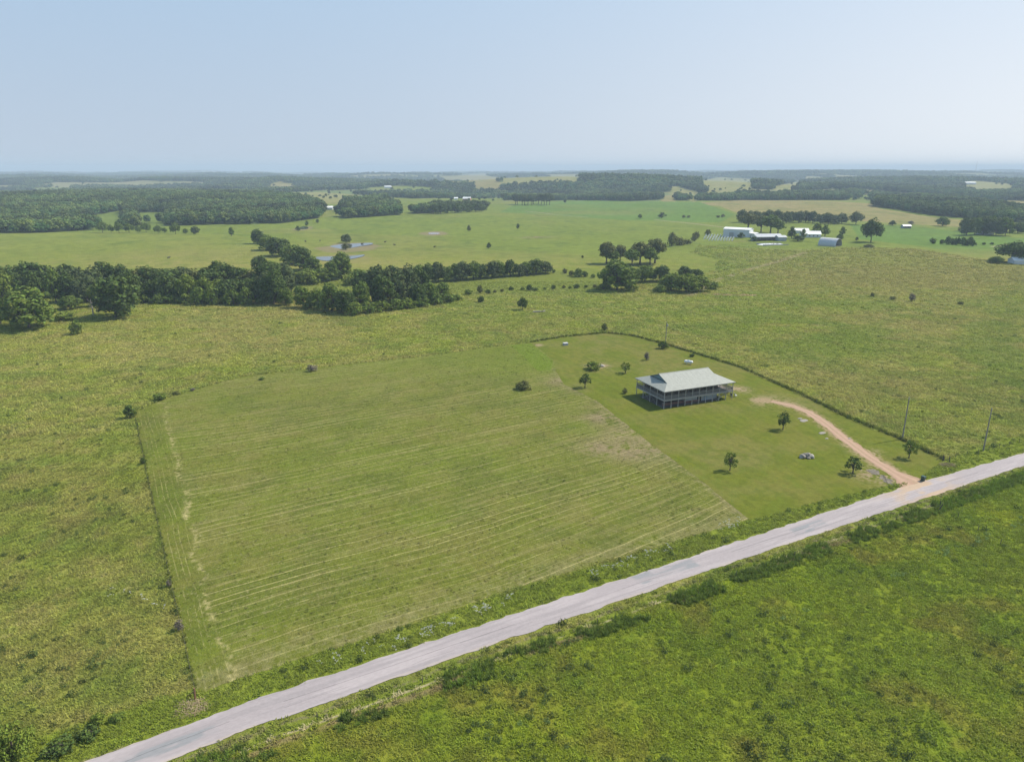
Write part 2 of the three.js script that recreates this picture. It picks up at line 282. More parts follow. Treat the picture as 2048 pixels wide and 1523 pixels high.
function meadowAt(x, z) {                                            // a far meadow that can be seen has no trees on it nor so close before it that they would hide it
  const y = h(x, z), [a, b] = sight(x, y, z); if (b > 545) return null;
  for (const m of meadows) if (inside(m[1], a, b)) return m[0];
  const [p, q] = sight(x, y + TREETOP, z), [r, t] = sight(x, y + TREETOP / 2, z);
  for (const m of meadows) if ((z < -1300 || m[0] === MEADOW.glade) && (inside(m[1], p, q) || inside(m[1], r, t))) return m[0];
  return null;
}
function isWood(x, z) {
  const d = -z; if (d < 640) return false;
  const low = d < 1480; let w = false; if (d < 2600) for (const p of woods) if (inside(p, x, z)) { w = true; break; }
  if (low && !w) return false;
  const m = meadowAt(x, z); if (m && (!w || m === MEADOW.glade)) return false;
  if (w) return true;
  const n = fbm(x / 420 + 11, z / 300 + 5, 3);
  return d < 1700 ? n > 0.34 : n > 0.36 + 0.10 * ss(5000, 9000, d) + (x < 0 ? 0.03 : 0);
}
const banks = [[700, 495, 52, 9], [682, 517, 56, 9], [866, 467, 24, 4], [606, 457, 14, 4]].map(([x, y, rx, ry]) => { const p = survey(x, y), s = perMetre(p), n = survey(x, y - ry), f = survey(x, y + ry); return [p, rx / s, Math.abs(n.z - f.z) / 2]; });
const tracks = [[[1050, 422], [1110, 429], [1175, 434]], [[1310, 439], [1370, 445], [1448, 454]], [[1985, 493], [2060, 485]], [[1380, 590], [1430, 562], [1500, 538], [1560, 522], [1610, 505]]].map(lineOf);
const mudSpots = [[1512, 505, 9, 3], [1690, 510, 6, 3], [1606, 503, 6, 3], [1475, 482, 8, 2], [1070, 474, 16, 2]].map(([x, y, a, b]) => [survey(x, y), a, b]), mudLine = lineOf([[1400, 586], [1440, 589], [1480, 590], [1530, 590]]);
function farColour(x, z, c) {
  if (Math.abs(x) > 250 - 0.95 * z) { const k = 0.8 + 0.4 * vn(x / 60, z / 60); put(c, 0.120 * k, 0.150 * k, 0.026 * k); return; }   // land far to the sides and behind
  const d = -z, big = fbm(x / 130 + 9, z / 130 + 2, 3), mid = fbm(x / 24 + 5, z / 24 + 88, 3), fine = vn(x / 4.1, z / 4.1);
  const near = 1 - ss(480, 620, d); 
  const m = meadowAt(x, z);
  if (isWood(x, z)) { put(c, 0.060, 0.085, 0.024); }
  else {
    if (m) put(c, m[0], m[1], m[2]); else if (d < 1480) put(c, 0.138, 0.172, 0.026); else { const k = ss(0.35, 0.65, fbm(x / 300 + 77, z / 300, 2)); put(c, lerp(0.115, 0.195, k), lerp(0.150, 0.180, k), lerp(0.05, 0.09, k)); }
    mixTo(c, 0.185, 0.172, 0.050, ss(0.48, 0.72, big) * 0.42); mixTo(c, 0.100, 0.138, 0.022, ss(0.5, 0.75, mid) * 0.4);
  }
  if (d < 1500) { const streak = vn(x / 34 + 3, z / 7 + 60), tuft = vn(x / 7 + 31, z / 9 + 6); mixTo(c, c[0] * 1.3, c[1] * 1.18, c[2] * 1.5, ss(0.55, 0.9, streak * 0.6 + tuft * 0.4) * 0.6); mixTo(c, c[0] * 0.62, c[1] * 0.72, c[2] * 0.7, ss(0.62, 0.9, tuft * 0.7 + mid * 0.4) * 0.6); }
  gain(c, 0.82 + 0.36 * fine);
  for (const [p, rx, rz] of banks) { const q = Math.hypot((x - p.x) / rx, (z - p.z) / rz); if (q < 1.5) mixTo(c, 0.20, 0.155, 0.095, (1 - ss(0.95, 1.25, q + (mid - 0.5) * 0.7)) * 0.75); }
  if (d < 1500) for (let i = 0; i < 4; i++) { const t = toLine(tracks[i], x, z); if (t < 8) mixTo(c, 0.30, 0.25, 0.17, (1 - ss(1.3, 3.0, t + (fine - 0.5))) * (i === 3 ? 0.45 : 0.8)); }
  if (d < 800) for (const [p, a, b] of mudSpots) { const q = ((x - p.x) / a) ** 2 + ((z - p.z) / (b * 4)) ** 2; if (q < 4) mixTo(c, 0.21, 0.145, 0.10, Math.exp(-q) * ss(0.3, 0.6, fine * 0.5 + mid * 0.5) * 0.8); }
  if (d < 760 && inside(rightPasture, x, z)) { pastureColour(x, z, c); mixTo(c, 0.165, 0.155, 0.042, 0.5 * ss(120, 260, x)); mixTo(c, 0.112, 0.155, 0.026, 0.45 * ss(230, 120, x)); const t = toLine(tracks[3], x, z); if (t < 6) mixTo(c, 0.28, 0.22, 0.14, (1 - ss(1.0, 3.4, t)) * 0.5); return; }
  if (near > 0) { const e = [0, 0, 0]; pastureColour(x, z, e); mixTo(c, e[0], e[1], e[2], near * 0.999); }
}
const rightPasture = poly([[1180, 600], [1205, 578], [1300, 560], [1420, 545], [1440, 520], [1380, 505], [1400, 490], [1480, 495], [1600, 501], [1700, 494], [1830, 497], [1960, 518], [2100, 528], [2600, 700], [2048, 800], [1500, 700]]);
function midColour(x, z, c) {
  groundColour(x, z, c);
  const big = fbm(x / 30 + 1, z / 30 + 2, 3);
  if (inside(rightPasture, x, z)) { mixTo(c, 0.175, 0.158, 0.046, ss(360, 440, -z) * 0.5 * ss(100, 220, x)); mixTo(c, 0.110, 0.150, 0.018, ss(0.46, 0.62, big) * 0.5 * ss(420, 330, -z)); }
  else if (-z > 360) mixTo(c, 0.140, 0.168, 0.028, ss(372, 420, -z) * 0.75);
  const ml = toLine(mudLine, x, z); if (ml < 4) mixTo(c, 0.29, 0.185, 0.13, (1 - ss(0.6, 2.6, ml)) * 0.8 * ss(0.3, 0.55, vn(x / 2, z / 2)));
  const t = toLine(tracks[3], x, z); if (t < 8) mixTo(c, 0.28, 0.22, 0.14, (1 - ss(1.0, 3.4, t)) * 0.5 * ss(0.35, 0.6, vn(x / 3, z / 3)));
}

// ---------------------------------------------------------------- the ground in one warped grid, cut into sheets that meet edge to edge
const FARM = [-1500, 1500, -2100, 400], HILL = [-4200, 4200, -6300, -2100], EDGE = [-12000, 12000, -13500, 1500];
const spread = (from, to, step, grow) => { const out = []; let x = from, s = step; while ((to - x) * Math.sign(to - from) > s * 1.5) { x += Math.sign(to - from) * s; out.push(x); s *= grow; } out.push(to); return out; };
const gridX = (() => { const r = [0]; for (let x = 3; x <= 345; x += 3) r.push(x); r.push(162, 150, ...spread(345, 1500, 4, 1.05), ...spread(1500, 4200, 60, 1.03), ...spread(4200, 12000, 150, 1.08)); const a = new Set([...r, ...r.map((v) => -v)]); return [...a].sort((p, q) => p - q); })();
const gridZ = (() => { const r = [12, ...spread(12, 400, 8, 1.12), ...spread(400, 1500, 60, 1.2)]; for (let z = 9; z >= -480; z -= 3) r.push(z); r.push(-177, ...spread(-480, -2100, 4, 1.02), ...spread(-2100, -6300, 36, 1.02), ...spread(-6300, -13500, 130, 1.05)); return [...new Set(r)].sort((p, q) => p - q); })();
const within = (b, x, z) => x > b[0] && x < b[1] && z > b[2] && z < b[3];
function landSheet(name, b, material, hole = []) {
  const pos = [], uv = [], nor = [], idx = [], id = new Map();
  const vert = (i, j) => {
    const k = i * 4096 + j; if (id.has(k)) return id.get(k);
    const x = gridX[i], z = gridZ[j], e = Math.max(1.5, Math.abs(z) * 0.004), n = V(h(x - e, z) - h(x + e, z), 2 * e, h(x, z - e) - h(x, z + e)).normalize(), [u, v] = planUV(x, z, b);
    pos.push(x, h(x, z), z); uv.push(u, v); nor.push(n.x, n.y, n.z); id.set(k, id.size); return id.size - 1;
  };
  for (let i = 0; i + 1 < gridX.length; i++) for (let j = 0; j + 1 < gridZ.length; j++) {
    const x = (gridX[i] + gridX[i + 1]) / 2, z = (gridZ[j] + gridZ[j + 1]) / 2;
    if (!within(b, x, z) || hole.some((q) => within(q, x, z))) continue;
    const a = vert(i, j), c = vert(i + 1, j), d = vert(i, j + 1), e = vert(i + 1, j + 1);
    idx.push(a, d, c, c, d, e);
  }
  const g = new THREE.BufferGeometry(); g.setAttribute('position', new THREE.Float32BufferAttribute(pos, 3)); g.setAttribute('normal', new THREE.Float32BufferAttribute(nor, 3)); g.setAttribute('uv', new THREE.Float32BufferAttribute(uv, 2)); g.setIndex(idx);
  return structure(name, g, material);
}
const landMaterial = (b, W, H, f, bump, size) => new THREE.MeshPhysicalMaterial({ specularIntensity: 0.12, map: plan(W, H, b, f), roughness: 0.95, ...(bump ? { bumpMap: bumpFor(b, size), bumpScale: bump } : {}) });
landSheet('pasture', NEAR, landMaterial(NEAR, 2048, 1280, groundColour, 0.30));
landSheet('pasture', MID, landMaterial(MID, 2048, 1280, midColour, 0.45));
landSheet('farmland', FARM, landMaterial(FARM, 2048, 1500, farColour, 0.5, 60), [NEAR, MID]);
landSheet('hills', HILL, landMaterial(HILL, 1500, 900, farColour), [FARM]);
landSheet('hills', EDGE, landMaterial(EDGE, 640, 640, farColour), [FARM, HILL]);

// a field sheet woven between four border lines
function resample(line, n) { const L = [0]; for (let i = 1; i < line.length; i++) L.push(L[i - 1] + Math.hypot(line[i].x - line[i - 1].x, line[i].z - line[i - 1].z)); const out = []; for (let k = 0; k <= n; k++) { const s = L[L.length - 1] * k / n; let i = 1; while (i < L.length - 1 && L[i] < s) i++; const t = (s - L[i - 1]) / (L[i] - L[i - 1]); out.push([lerp(line[i - 1].x, line[i].x, t), lerp(line[i - 1].z, line[i].z, t)]); } return out; }
function woven(name, bottom, top, left, right, nu, nv, b, lift, material, rough) {
  const B = resample(bottom, nu), T = resample(top, nu), Lf = resample(left, nv), Rt = resample(right, nv), pos = [], uv = [], nor = [], idx = [];
  for (let j = 0; j <= nv; j++) for (let i = 0; i <= nu; i++) {
    const u = i / nu, v = j / nv; let p = [0, 1].map((k) => (1 - v) * B[i][k] + v * T[i][k] + (1 - u) * Lf[j][k] + u * Rt[j][k] - ((1 - u) * (1 - v) * B[0][k] + u * (1 - v) * B[nu][k] + (1 - u) * v * T[0][k] + u * v * T[nu][k]));
    if (i === 0 || j === 0 || i === nu || j === nv) { p[0] += (vn(p[0] * 0.9 + 3, p[1] * 0.9) - 0.5) * rough; p[1] += (vn(p[0] * 0.9 + 31, p[1] * 0.9 + 7) - 0.5) * rough; }
    const [x, z] = p, [a, c] = planUV(x, z, b), e = 2, n = V(h(x - e, z) - h(x + e, z), 2 * e, h(x, z - e) - h(x, z + e)).normalize();
    pos.push(x, h(x, z) + lift, z); uv.push(a, c); nor.push(n.x, n.y, n.z);
  }
  for (let j = 0; j < nv; j++) for (let i = 0; i < nu; i++) { const a = j * (nu + 1) + i; idx.push(a, a + 1, a + nu + 1, a + 1, a + nu + 2, a + nu + 1); }
  const g = new THREE.BufferGeometry(); g.setAttribute('position', new THREE.Float32BufferAttribute(pos, 3)); g.setAttribute('normal', new THREE.Float32BufferAttribute(nor, 3)); g.setAttribute('uv', new THREE.Float32BufferAttribute(uv, 2)); g.setIndex(idx);
  return structure(name, g, material);
}
woven('hay_field', lineOf(hayBottom), hayEdgeTop, hayEdge, hayEdgeRight, 90, 110, HAYBOX, 0.03, landMaterial(HAYBOX, 2048, 2048, hayColour, 0.16, 12), 0.8);
woven('lawn', lineOf(lawnBottom), lawnFenceTop, hayEdgeRight, lawnFence, 60, 100, LAWNBOX, 0.035, landMaterial(LAWNBOX, 1024, 1280, lawnColour, 0.06, 10), 0.4);

// road: worn chip-seal ribbon
function ribbon(name, left, right, step, lift, material, ragged, crown = 0, taper = 0) {
  const L = Math.hypot(left[left.length - 1].x - left[0].x, left[left.length - 1].z - left[0].z), n = Math.round(L / step), A = resample(left, n), B = resample(right, n), pos = [], uv = [], idx = [], K = 6;
  for (let j = 0; j <= n; j++) for (let k = 0; k <= K; k++) {
    let t = k / K; const w = Math.hypot(A[j][0] - B[j][0], A[j][1] - B[j][1]);
    if (k === 0) t += (vn(j * step / 1.7, 3.3) - 0.5) * ragged / w + (vn(j * step / 0.5, 13.3) - 0.5) * ragged * 0.5 / w; if (k === K) t += (vn(j * step / 1.9, 8.3) - 0.5) * ragged / w + (vn(j * step / 0.5, 43.3) - 0.5) * ragged * 0.4 / w;
    const x = lerp(A[j][0], B[j][0], t), z = lerp(A[j][1], B[j][1], t); pos.push(x, h(x, z) + lift + crown * (1 - (2 * t - 1) ** 2), z); uv.push(t, j * step);
    if (j && k) { const a = j * (K + 1) + k; idx.push(a - 1, a - K - 1, a, a - 1, a - K - 2, a - K - 1); }
  }
  const g = new THREE.BufferGeometry(); g.setAttribute('position', new THREE.Float32BufferAttribute(pos, 3)); g.setAttribute('uv', new THREE.Float32BufferAttribute(uv, 2)); g.setIndex(idx); g.computeVertexNormals();
  return structure(name, g, material);
}
const roadLength = Math.round(Math.hypot(roadNorth[7].x - roadNorth[0].x, roadNorth[7].z - roadNorth[0].z) / 0.7) * 0.7;
const roadAt = (x, z) => (x - roadMid[0].x) * roadFit.ux + (z - roadMid[0].z) * roadFit.uz;
const patches = [[1375, 1133, 7, 0.05, 0.62], [1665, 1050, 5, 0.3, 0.75], [240, 1500, 14, 0.35, 0.7]].map(([x, y, l, a, b]) => { const p = survey(x, y); return [roadAt(p.x, p.z), l, a, b]; });
const mouth = (() => { const p = survey(1850, 978); return roadAt(p.x, p.z); })();
const roadTexture = (() => {
  const W = 128, H = 2048, data = new Uint8Array(W * H * 4), c = [0, 0, 0];
  for (let r = 0, o = 0; r < H; r++) { const s = (r + 0.5) / H * roadLength; for (let k = 0; k < W; k++, o += 4) {
    const t = (k + 0.5) / W, big = fbm(s / 9, t * 3, 3), grit = vn(s * 4, t * 26), strand = vn(s / 14 + 9, t * 14 + 3);
    put(c, 0.300, 0.262, 0.262); mixTo(c, 0.345, 0.302, 0.300, ss(0.4, 0.7, big)); mixTo(c, 0.255, 0.226, 0.226, ss(0.55, 0.8, strand) * 0.6);
    for (const [q, l, a, b] of patches) { const e = ss(l, l - 1.2, Math.abs(s - q)) * ss(a - 0.05, a + 0.04, t) * ss(b + 0.05, b - 0.04, t); mixTo(c, 0.215, 0.215, 0.22, e * (0.2 + 0.75 * ss(0.38, 0.7, vn(s / 2.2 + 4, t * 9 + 7)))); }
    const e = Math.exp(-Math.pow((s - mouth - 4) / 9, 2)); mixTo(c, 0.40, 0.285, 0.185, Math.min(0.9, e * ss(0.30, 0.62, vn(s / 2.4, t * 6) * 0.5 + vn(s / 7, t * 2 + 9) * 0.5 + (t < 0.35 || t > 0.8 ? 0.16 : -0.10))));
    mixTo(c, 0.40, 0.33, 0.26, ss(0.90, 0.97, t) * 0.5 * ss(0.35, 0.6, vn(s / 3, 40)));
    const crack = Math.abs(t - 0.48 - (vn(s / 5, 2) - 0.5) * 0.05); if (crack < 0.009 && vn(s / 11, 77) > 0.45) gain(c, 0.62);
    const cr2 = Math.abs(t - 0.7 - (vn(s / 4, 22) - 0.5) * 0.08); if (cr2 < 0.008 && vn(s / 8, 57) > 0.62) gain(c, 0.72);
    gain(c, 0.93 + 0.14 * grit);
    for (let i = 0; i < 3; i++) data[o + i] = TO8[Math.min(4096, c[i] * 4096 | 0)]; data[o + 3] = 255;
  } }
  const x = new THREE.DataTexture(data, W, H); x.colorSpace = THREE.SRGBColorSpace; x.magFilter = THREE.LinearFilter; x.wrapT = THREE.RepeatWrapping; x.wrapS = THREE.RepeatWrapping; x.repeat.set(1, 1 / roadLength); x.needsUpdate = true;
  return x;
})();
ribbon('road', roadNorth, roadSouth, 0.7, 0.07, new THREE.MeshStandardMaterial({ map: roadTexture, roughness: 0.9 }), 0.55, 0.05);
const driveTexture = (() => {
  const W = 64, H = 1024, data = new Uint8Array(W * H * 4), c = [0, 0, 0];
  for (let r = 0, o = 0; r < H; r++) for (let k = 0; k < W; k++, o += 4) {
    const t = (k + 0.5) / W, s = r / H * 90, rut = Math.exp(-Math.pow((t - 0.27) / 0.13, 2)) + Math.exp(-Math.pow((t - 0.73) / 0.13, 2)), n = vn(s / 1.2, t * 5) * 0.5 + vn(s / 0.4, t * 14) * 0.5;
    put(c, 0.335, 0.212, 0.140); mixTo(c, 0.41, 0.270, 0.185, rut * 0.7); mixTo(c, 0.17, 0.155, 0.06, ss(0.45, 0.7, n) * (1 - Math.min(1, rut)) * 0.55); gain(c, 0.85 + 0.3 * n);
    for (let i = 0; i < 3; i++) data[o + i] = TO8[Math.min(4096, c[i] * 4096 | 0)]; data[o + 3] = 255;
  }
  const x = new THREE.DataTexture(data, W, H); x.colorSpace = THREE.SRGBColorSpace; x.magFilter = THREE.LinearFilter; x.wrapT = x.wrapS = THREE.RepeatWrapping; x.repeat.set(1, 1 / 90); x.needsUpdate = true;
  return x;
})();
{
  const pts = along(drive, 3, 0), curve = new THREE.CatmullRomCurve3(pts), N = 60, a = [], b = [];
  for (let i = 0; i <= N; i++) { const p = curve.getPointAt(i / N), t = curve.getTangentAt(i / N), L = Math.hypot(t.x, t.z), w = i < 9 ? lerp(4.6, 1.55, ss(0, 9, i)) : i > 46 ? lerp(1.5, 0.9, (i - 46) / 14) : 1.5; a.push(V(p.x + t.z / L * w, 0, p.z - t.x / L * w)); b.push(V(p.x - t.z / L * w, 0, p.z + t.x / L * w)); }
  ribbon('driveway', b, a, 0.8, 0.06, new THREE.MeshStandardMaterial({ map: driveTexture, roughness: 0.95 }), 1.0);
}

// ponds
const water = new THREE.MeshPhysicalMaterial({ color: new THREE.Color().setRGB(0.055, 0.062, 0.055), roughness: 0.06, specularIntensity: 1, ior: 1.33 });
const muddy = new THREE.MeshPhysicalMaterial({ color: new THREE.Color().setRGB(0.30, 0.23, 0.20), roughness: 0.12, ior: 1.33 });
function pond(outline, material, lift = 0.25) {
  const c = new THREE.CatmullRomCurve3(lineOf(outline), true).getPoints(48), level = c.reduce((s, p) => s + p.y, 0) / c.length + lift;
  const s = new THREE.Shape(c.map((p) => new THREE.Vector2(p.x, -p.z))), g = new THREE.ExtrudeGeometry(s, { depth: 0.6, bevelEnabled: false }); g.rotateX(-Math.PI / 2); g.translate(0, level - 0.6, 0);
  structure('pond', g, material);
}
pond([[655, 494], [672, 490], [705, 488], [742, 487], [745, 489], [720, 493], [700, 496], [680, 499], [662, 498]], water);
pond([[632, 514], [650, 513], [690, 513], [728, 510], [722, 514], [690, 520], [655, 522], [640, 520]], water);
pond([[597, 455], [606, 453], [615, 454], [612, 458], [600, 458]], water);
pond([[857, 466], [868, 464.8], [879, 466], [874, 468.5], [862, 468.5]], muddy);

// ---------------------------------------------------------------- trees and shrubs
const leafMat = (r, g, b) => new THREE.MeshPhysicalMaterial({ color: new THREE.Color().setRGB(r, g, b), vertexColors: true, roughness: 0.9, transmission: 0.25, thickness: 0, side: THREE.DoubleSide, specularIntensity: 0.25 });
const LEAF = { mid: leafMat(0.135, 0.190, 0.030), dark: leafMat(0.084, 0.126, 0.026), lime: leafMat(0.165, 0.215, 0.030), blue: leafMat(0.105, 0.138, 0.046), olive: leafMat(0.150, 0.162, 0.046), grey: leafMat(0.210, 0.180, 0.145) };
const bark = std(0.095, 0.078, 0.062, 0.95), palebark = std(0.30, 0.27, 0.24, 0.95);
function leafCloud(lobes, count, size, q, fill = 0.22) {             // leaf sprays spread over and through the lobes of a crown
  const pos = new Float32Array(count * 12), col = new Float32Array(count * 12), idx = new Uint32Array(count * 6), d = V(0, 0, 0), u = V(0, 0, 0), w = V(0, 0, 0), p = V(0, 0, 0);
  const total = lobes.reduce((s, l) => s + l[3] * l[3], 0);
  for (let i = 0; i < count; i++) {
    let t = q() * total, l = lobes[0]; for (const k of lobes) { t -= k[3] * k[3]; l = k; if (t <= 0) break; }
    const a = q() * Math.PI * 2, y = q() * 1.85 - 0.85, s = Math.sqrt(Math.max(0, 1 - y * y)), inner = q() < fill ? 0.35 + 0.5 * q() : 0.84 + 0.26 * q();
    d.set(Math.cos(a) * s, y, Math.sin(a) * s);
    const rag = 0.78 + 0.46 * vn(d.x * 2.4 + l[0] * 3 + 20, d.z * 2.4 + d.y * 2 + 20);
    p.set(l[0] + d.x * l[3] * inner * rag, l[1] + d.y * l[3] * (l[4] || 0.8) * inner * rag, l[2] + d.z * l[3] * inner * rag);
    d.x += (q() - 0.5) * 1.5; d.y += (q() - 0.5) * 1.5 + 0.25; d.z += (q() - 0.5) * 1.5; d.normalize();
    u.set(q() - 0.5, q() - 0.5, q() - 0.5).cross(d).normalize(); w.crossVectors(d, u);
    const A = size * (0.55 + 0.9 * q()), B = A * (0.5 + 0.35 * q()), o = i * 12, tint = 0.62 + 0.76 * q(), hue = (q() - 0.5) * 0.22;
    const c4 = [[-A, 0, 0], [0, -B, 0.3 * B], [A, 0, -0.15 * A], [0, B, 0.3 * B]];
    for (let k = 0; k < 4; k++) { const [e, f, n] = c4[k]; pos[o + k * 3] = p.x + u.x * e + w.x * f + d.x * n; pos[o + k * 3 + 1] = p.y + u.y * e + w.y * f + d.y * n; pos[o + k * 3 + 2] = p.z + u.z * e + w.z * f + d.z * n; col[o + k * 3] = tint * (1 + hue); col[o + k * 3 + 1] = tint; col[o + k * 3 + 2] = tint * (1 - hue * 0.7); }
    idx.set([i * 4, i * 4 + 1, i * 4 + 2, i * 4, i * 4 + 2, i * 4 + 3], i * 6);
  }
  const g = new THREE.BufferGeometry(); g.setAttribute('position', new THREE.BufferAttribute(pos, 3)); g.setAttribute('color', new THREE.BufferAttribute(col, 3)); g.setIndex(new THREE.BufferAttribute(idx, 1)); g.computeVertexNormals();
  return g;
}
function limb(points, radii, n = 6) {                                // a tapered, bent limb
  const c = new THREE.CatmullRomCurve3(points), S = Math.max(3, points.length * 2), pos = [], idx = [], x = V(0, 0, 0), y = V(0, 0, 0);
  for (let i = 0; i <= S; i++) {
    const p = c.getPoint(i / S), t = c.getTangent(i / S), k = i / S * (radii.length - 1), f = Math.floor(Math.min(k, radii.length - 1.001)), r = lerp(radii[f], radii[f + 1], k - f);
    x.set(0.31, 0.1, 0.94).cross(t).normalize(); y.crossVectors(t, x);
    for (let a = 0; a < n; a++) { const q = a / n * Math.PI * 2, s = r * Math.sin(q), e = r * Math.cos(q); pos.push(p.x + x.x * e + y.x * s, p.y + x.y * e + y.y * s, p.z + x.z * e + y.z * s); if (i) { const b = (a + 1) % n, o = (i - 1) * n; idx.push(o + a, o + b, o + n + a, o + b, o + n + b, o + n + a); } }
  }
  const g = new THREE.BufferGeometry(); g.setAttribute('position', new THREE.Float32BufferAttribute(pos, 3)); g.setIndex(idx); g.computeVertexNormals();
  return g;
}
// H height, w half width, clear: height of bare trunk, lobes: how many
function treeShape(seed, { H, w, clear, lobes, leaves, size, lean = 0, lobe = 0.42, top = 1, stems = 1, fill }) {
  const q = rng(seed), L = [], wood = [];
  for (let i = 0; i < lobes; i++) {
    const t = (i + 0.5) / lobes, a = i * 2.4 + q() * 0.9, y = clear + (H - clear) * (0.16 + 0.66 * t), prof = Math.sqrt(Math.max(0.05, 1 - Math.pow(Math.abs(t * 1.15 - 0.42) / 0.82, 2))) * (t > 0.5 ? lerp(1, top, (t - 0.5) * 2) : 1);
    const r = w * lobe * (0.5 + 0.8 * q() * q() + 0.15 * q()), reach = Math.max(0, w * prof - r * 0.8) * (0.6 + 0.55 * q());
    L.push([Math.cos(a) * reach + lean * y, y, Math.sin(a) * reach, Math.min(r, (H - y) / 0.86 + 0.2 * r), 0.72 + 0.25 * q()]);
  }
  for (let s = 0; s < stems; s++) {
    const a0 = s * 2.4, b = stems > 1 ? 0.15 * w : 0, R0 = H * 0.021 + 0.03;
    wood.push(limb([V(Math.cos(a0) * b, -0.25, Math.sin(a0) * b), V(Math.cos(a0) * b * 1.6 + lean * clear * 0.4, clear * 0.6 + 0.1, Math.sin(a0) * b * 1.6), V(lean * H * 0.5 + Math.cos(a0) * b * 2.4 + (q() - 0.5) * 0.05 * H, H * 0.5, (q() - 0.5) * 0.05 * H + Math.sin(a0) * b * 2.4), V(lean * H * 0.8, H * 0.82, 0)], [R0 * 1.5, R0, R0 * 0.7, R0 * 0.2], 7));
  }
  for (const l of L) { const y0 = Math.max(0.12 * H, Math.min(clear + 0.1 * H, l[1] * 0.62)), R1 = H * 0.007 + 0.02; wood.push(limb([V(lean * y0, y0, 0), V(l[0] * 0.45 + lean * y0 * 0.5, lerp(y0, l[1], 0.62), l[2] * 0.45), V(l[0], l[1], l[2])], [R1 * 1.6, R1, R1 * 0.3], 5)); }
  return { wood: mergeGeometries(wood), crown: leafCloud(L, leaves, size, q, fill), H, w };
}
const TREE = {
  oak: [1, 2, 3, 4].map((s) => treeShape(100 + s, { H: 15, w: 6.6, clear: 0.2, lobes: 24, leaves: 2500, size: 0.5, lobe: 0.36 })),
  tall: [1, 2].map((s) => treeShape(200 + s, { H: 17, w: 5.4, clear: 4.2, lobes: 18, leaves: 2000, size: 0.5, lobe: 0.42 })),
  broad: [1, 2].map((s) => treeShape(300 + s, { H: 12, w: 7.5, clear: 2.6, lobes: 20, leaves: 2200, size: 0.5, lobe: 0.36, top: 0.7 })),
  yard: [1, 2, 3].map((s) => treeShape(400 + s, { H: 5, w: 1.95, clear: 0.95, lobes: 15, leaves: 560, size: 0.19, lobe: 0.36, lean: 0.03 * (s - 2), fill: 0.3 })),
  shrub: [1, 2, 3].map((s) => treeShape(500 + s, { H: 3.4, w: 2.1, clear: 0.1, lobes: 13, leaves: 560, size: 0.25, lobe: 0.42, stems: 3 })),
  cedar: [1, 2].map((s) => treeShape(600 + s, { H: 6, w: 1.8, clear: 0.3, lobes: 15, leaves: 700, size: 0.26, lobe: 0.42, top: 0.45 })),
  twiggy: [1, 2].map((s) => treeShape(700 + s, { H: 2.6, w: 1.6, clear: 0.15, lobes: 10, leaves: 520, size: 0.15, lobe: 0.5, stems: 4, fill: 0.5 })),
  bigleaf: [1].map((s) => treeShape(800 + s, { H: 7, w: 3.4, clear: 0.7, lobes: 16, leaves: 3400, size: 0.19, lobe: 0.38 })),
};
let turnSeed = 0;
function plant(kind, [px, py, top, width], leaf, name, label, category, group, trunk = bark) {   // one tree or shrub where it stands, as tall and wide as the photograph shows it
  const p = survey(px, py), s = perMetre(p) * 0.97, H = (py - top) / s, list = TREE[kind], shape = list[turnSeed++ % list.length], fy = H / shape.H, fx = width ? width / perMetre(p) / (shape.w * 2.05) : fy;
  const o = thing(name, label, category, p, turnSeed * 2.399, group);
  o.scale.set(fx, fy, fx);
  mesh('trunk', shape.wood, trunk, o); mesh('crown', shape.crown, LEAF[leaf], o);
  return o;
}
const jit = (a, k) => a + (R() - 0.5) * k;

// the trees on the lawn
plant('yard', [1170, 775, 744, 26], 'dark', 'lawn_tree', 'small open-crowned tree on the lawn beside the edge of the mown hay field', 'tree');
plant('yard', [1251, 746, 722, 22], 'lime', 'lawn_tree', 'slim light green tree on the lawn behind the house, beside a bare grey sapling', 'tree');
plant('twiggy', [1293, 720, 703, 13], 'grey', 'sapling', 'small bare grey sapling on the lawn between the propane tank and a light green tree', 'tree');
plant('yard', [1566, 859, 820, 30], 'dark', 'lawn_tree', 'round dark green tree on the lawn where the dirt drive fades out', 'tree');
plant('yard', [1460, 941, 899, 28], 'mid', 'lawn_tree', 'young tree alone on the front lawn between hay stubble and rock pile', 'tree');
plant('yard', [1706, 946, 909, 36], 'dark', 'lawn_tree', 'spreading tree on the lawn beside the bare rock slab by the drive', 'tree');
plant('yard', [1818, 916, 876, 30], 'mid', 'lawn_tree', 'tree on the lawn corner between the drive and the fence by a utility pole', 'tree');
plant('shrub', [1186, 739, 723, 34], 'lime', 'bush', 'leafy bush with a white rock beside it on bare lawn soil', 'bush');
plant('twiggy', [1250, 787, 775, 14], 'olive', 'bush', 'little bush on the lawn beside the shaded end of the house', 'bush');
plant('shrub', [1046, 777, 760, 34], 'olive', 'bush', 'low bush standing in the mown hay field near the lawn', 'bush');

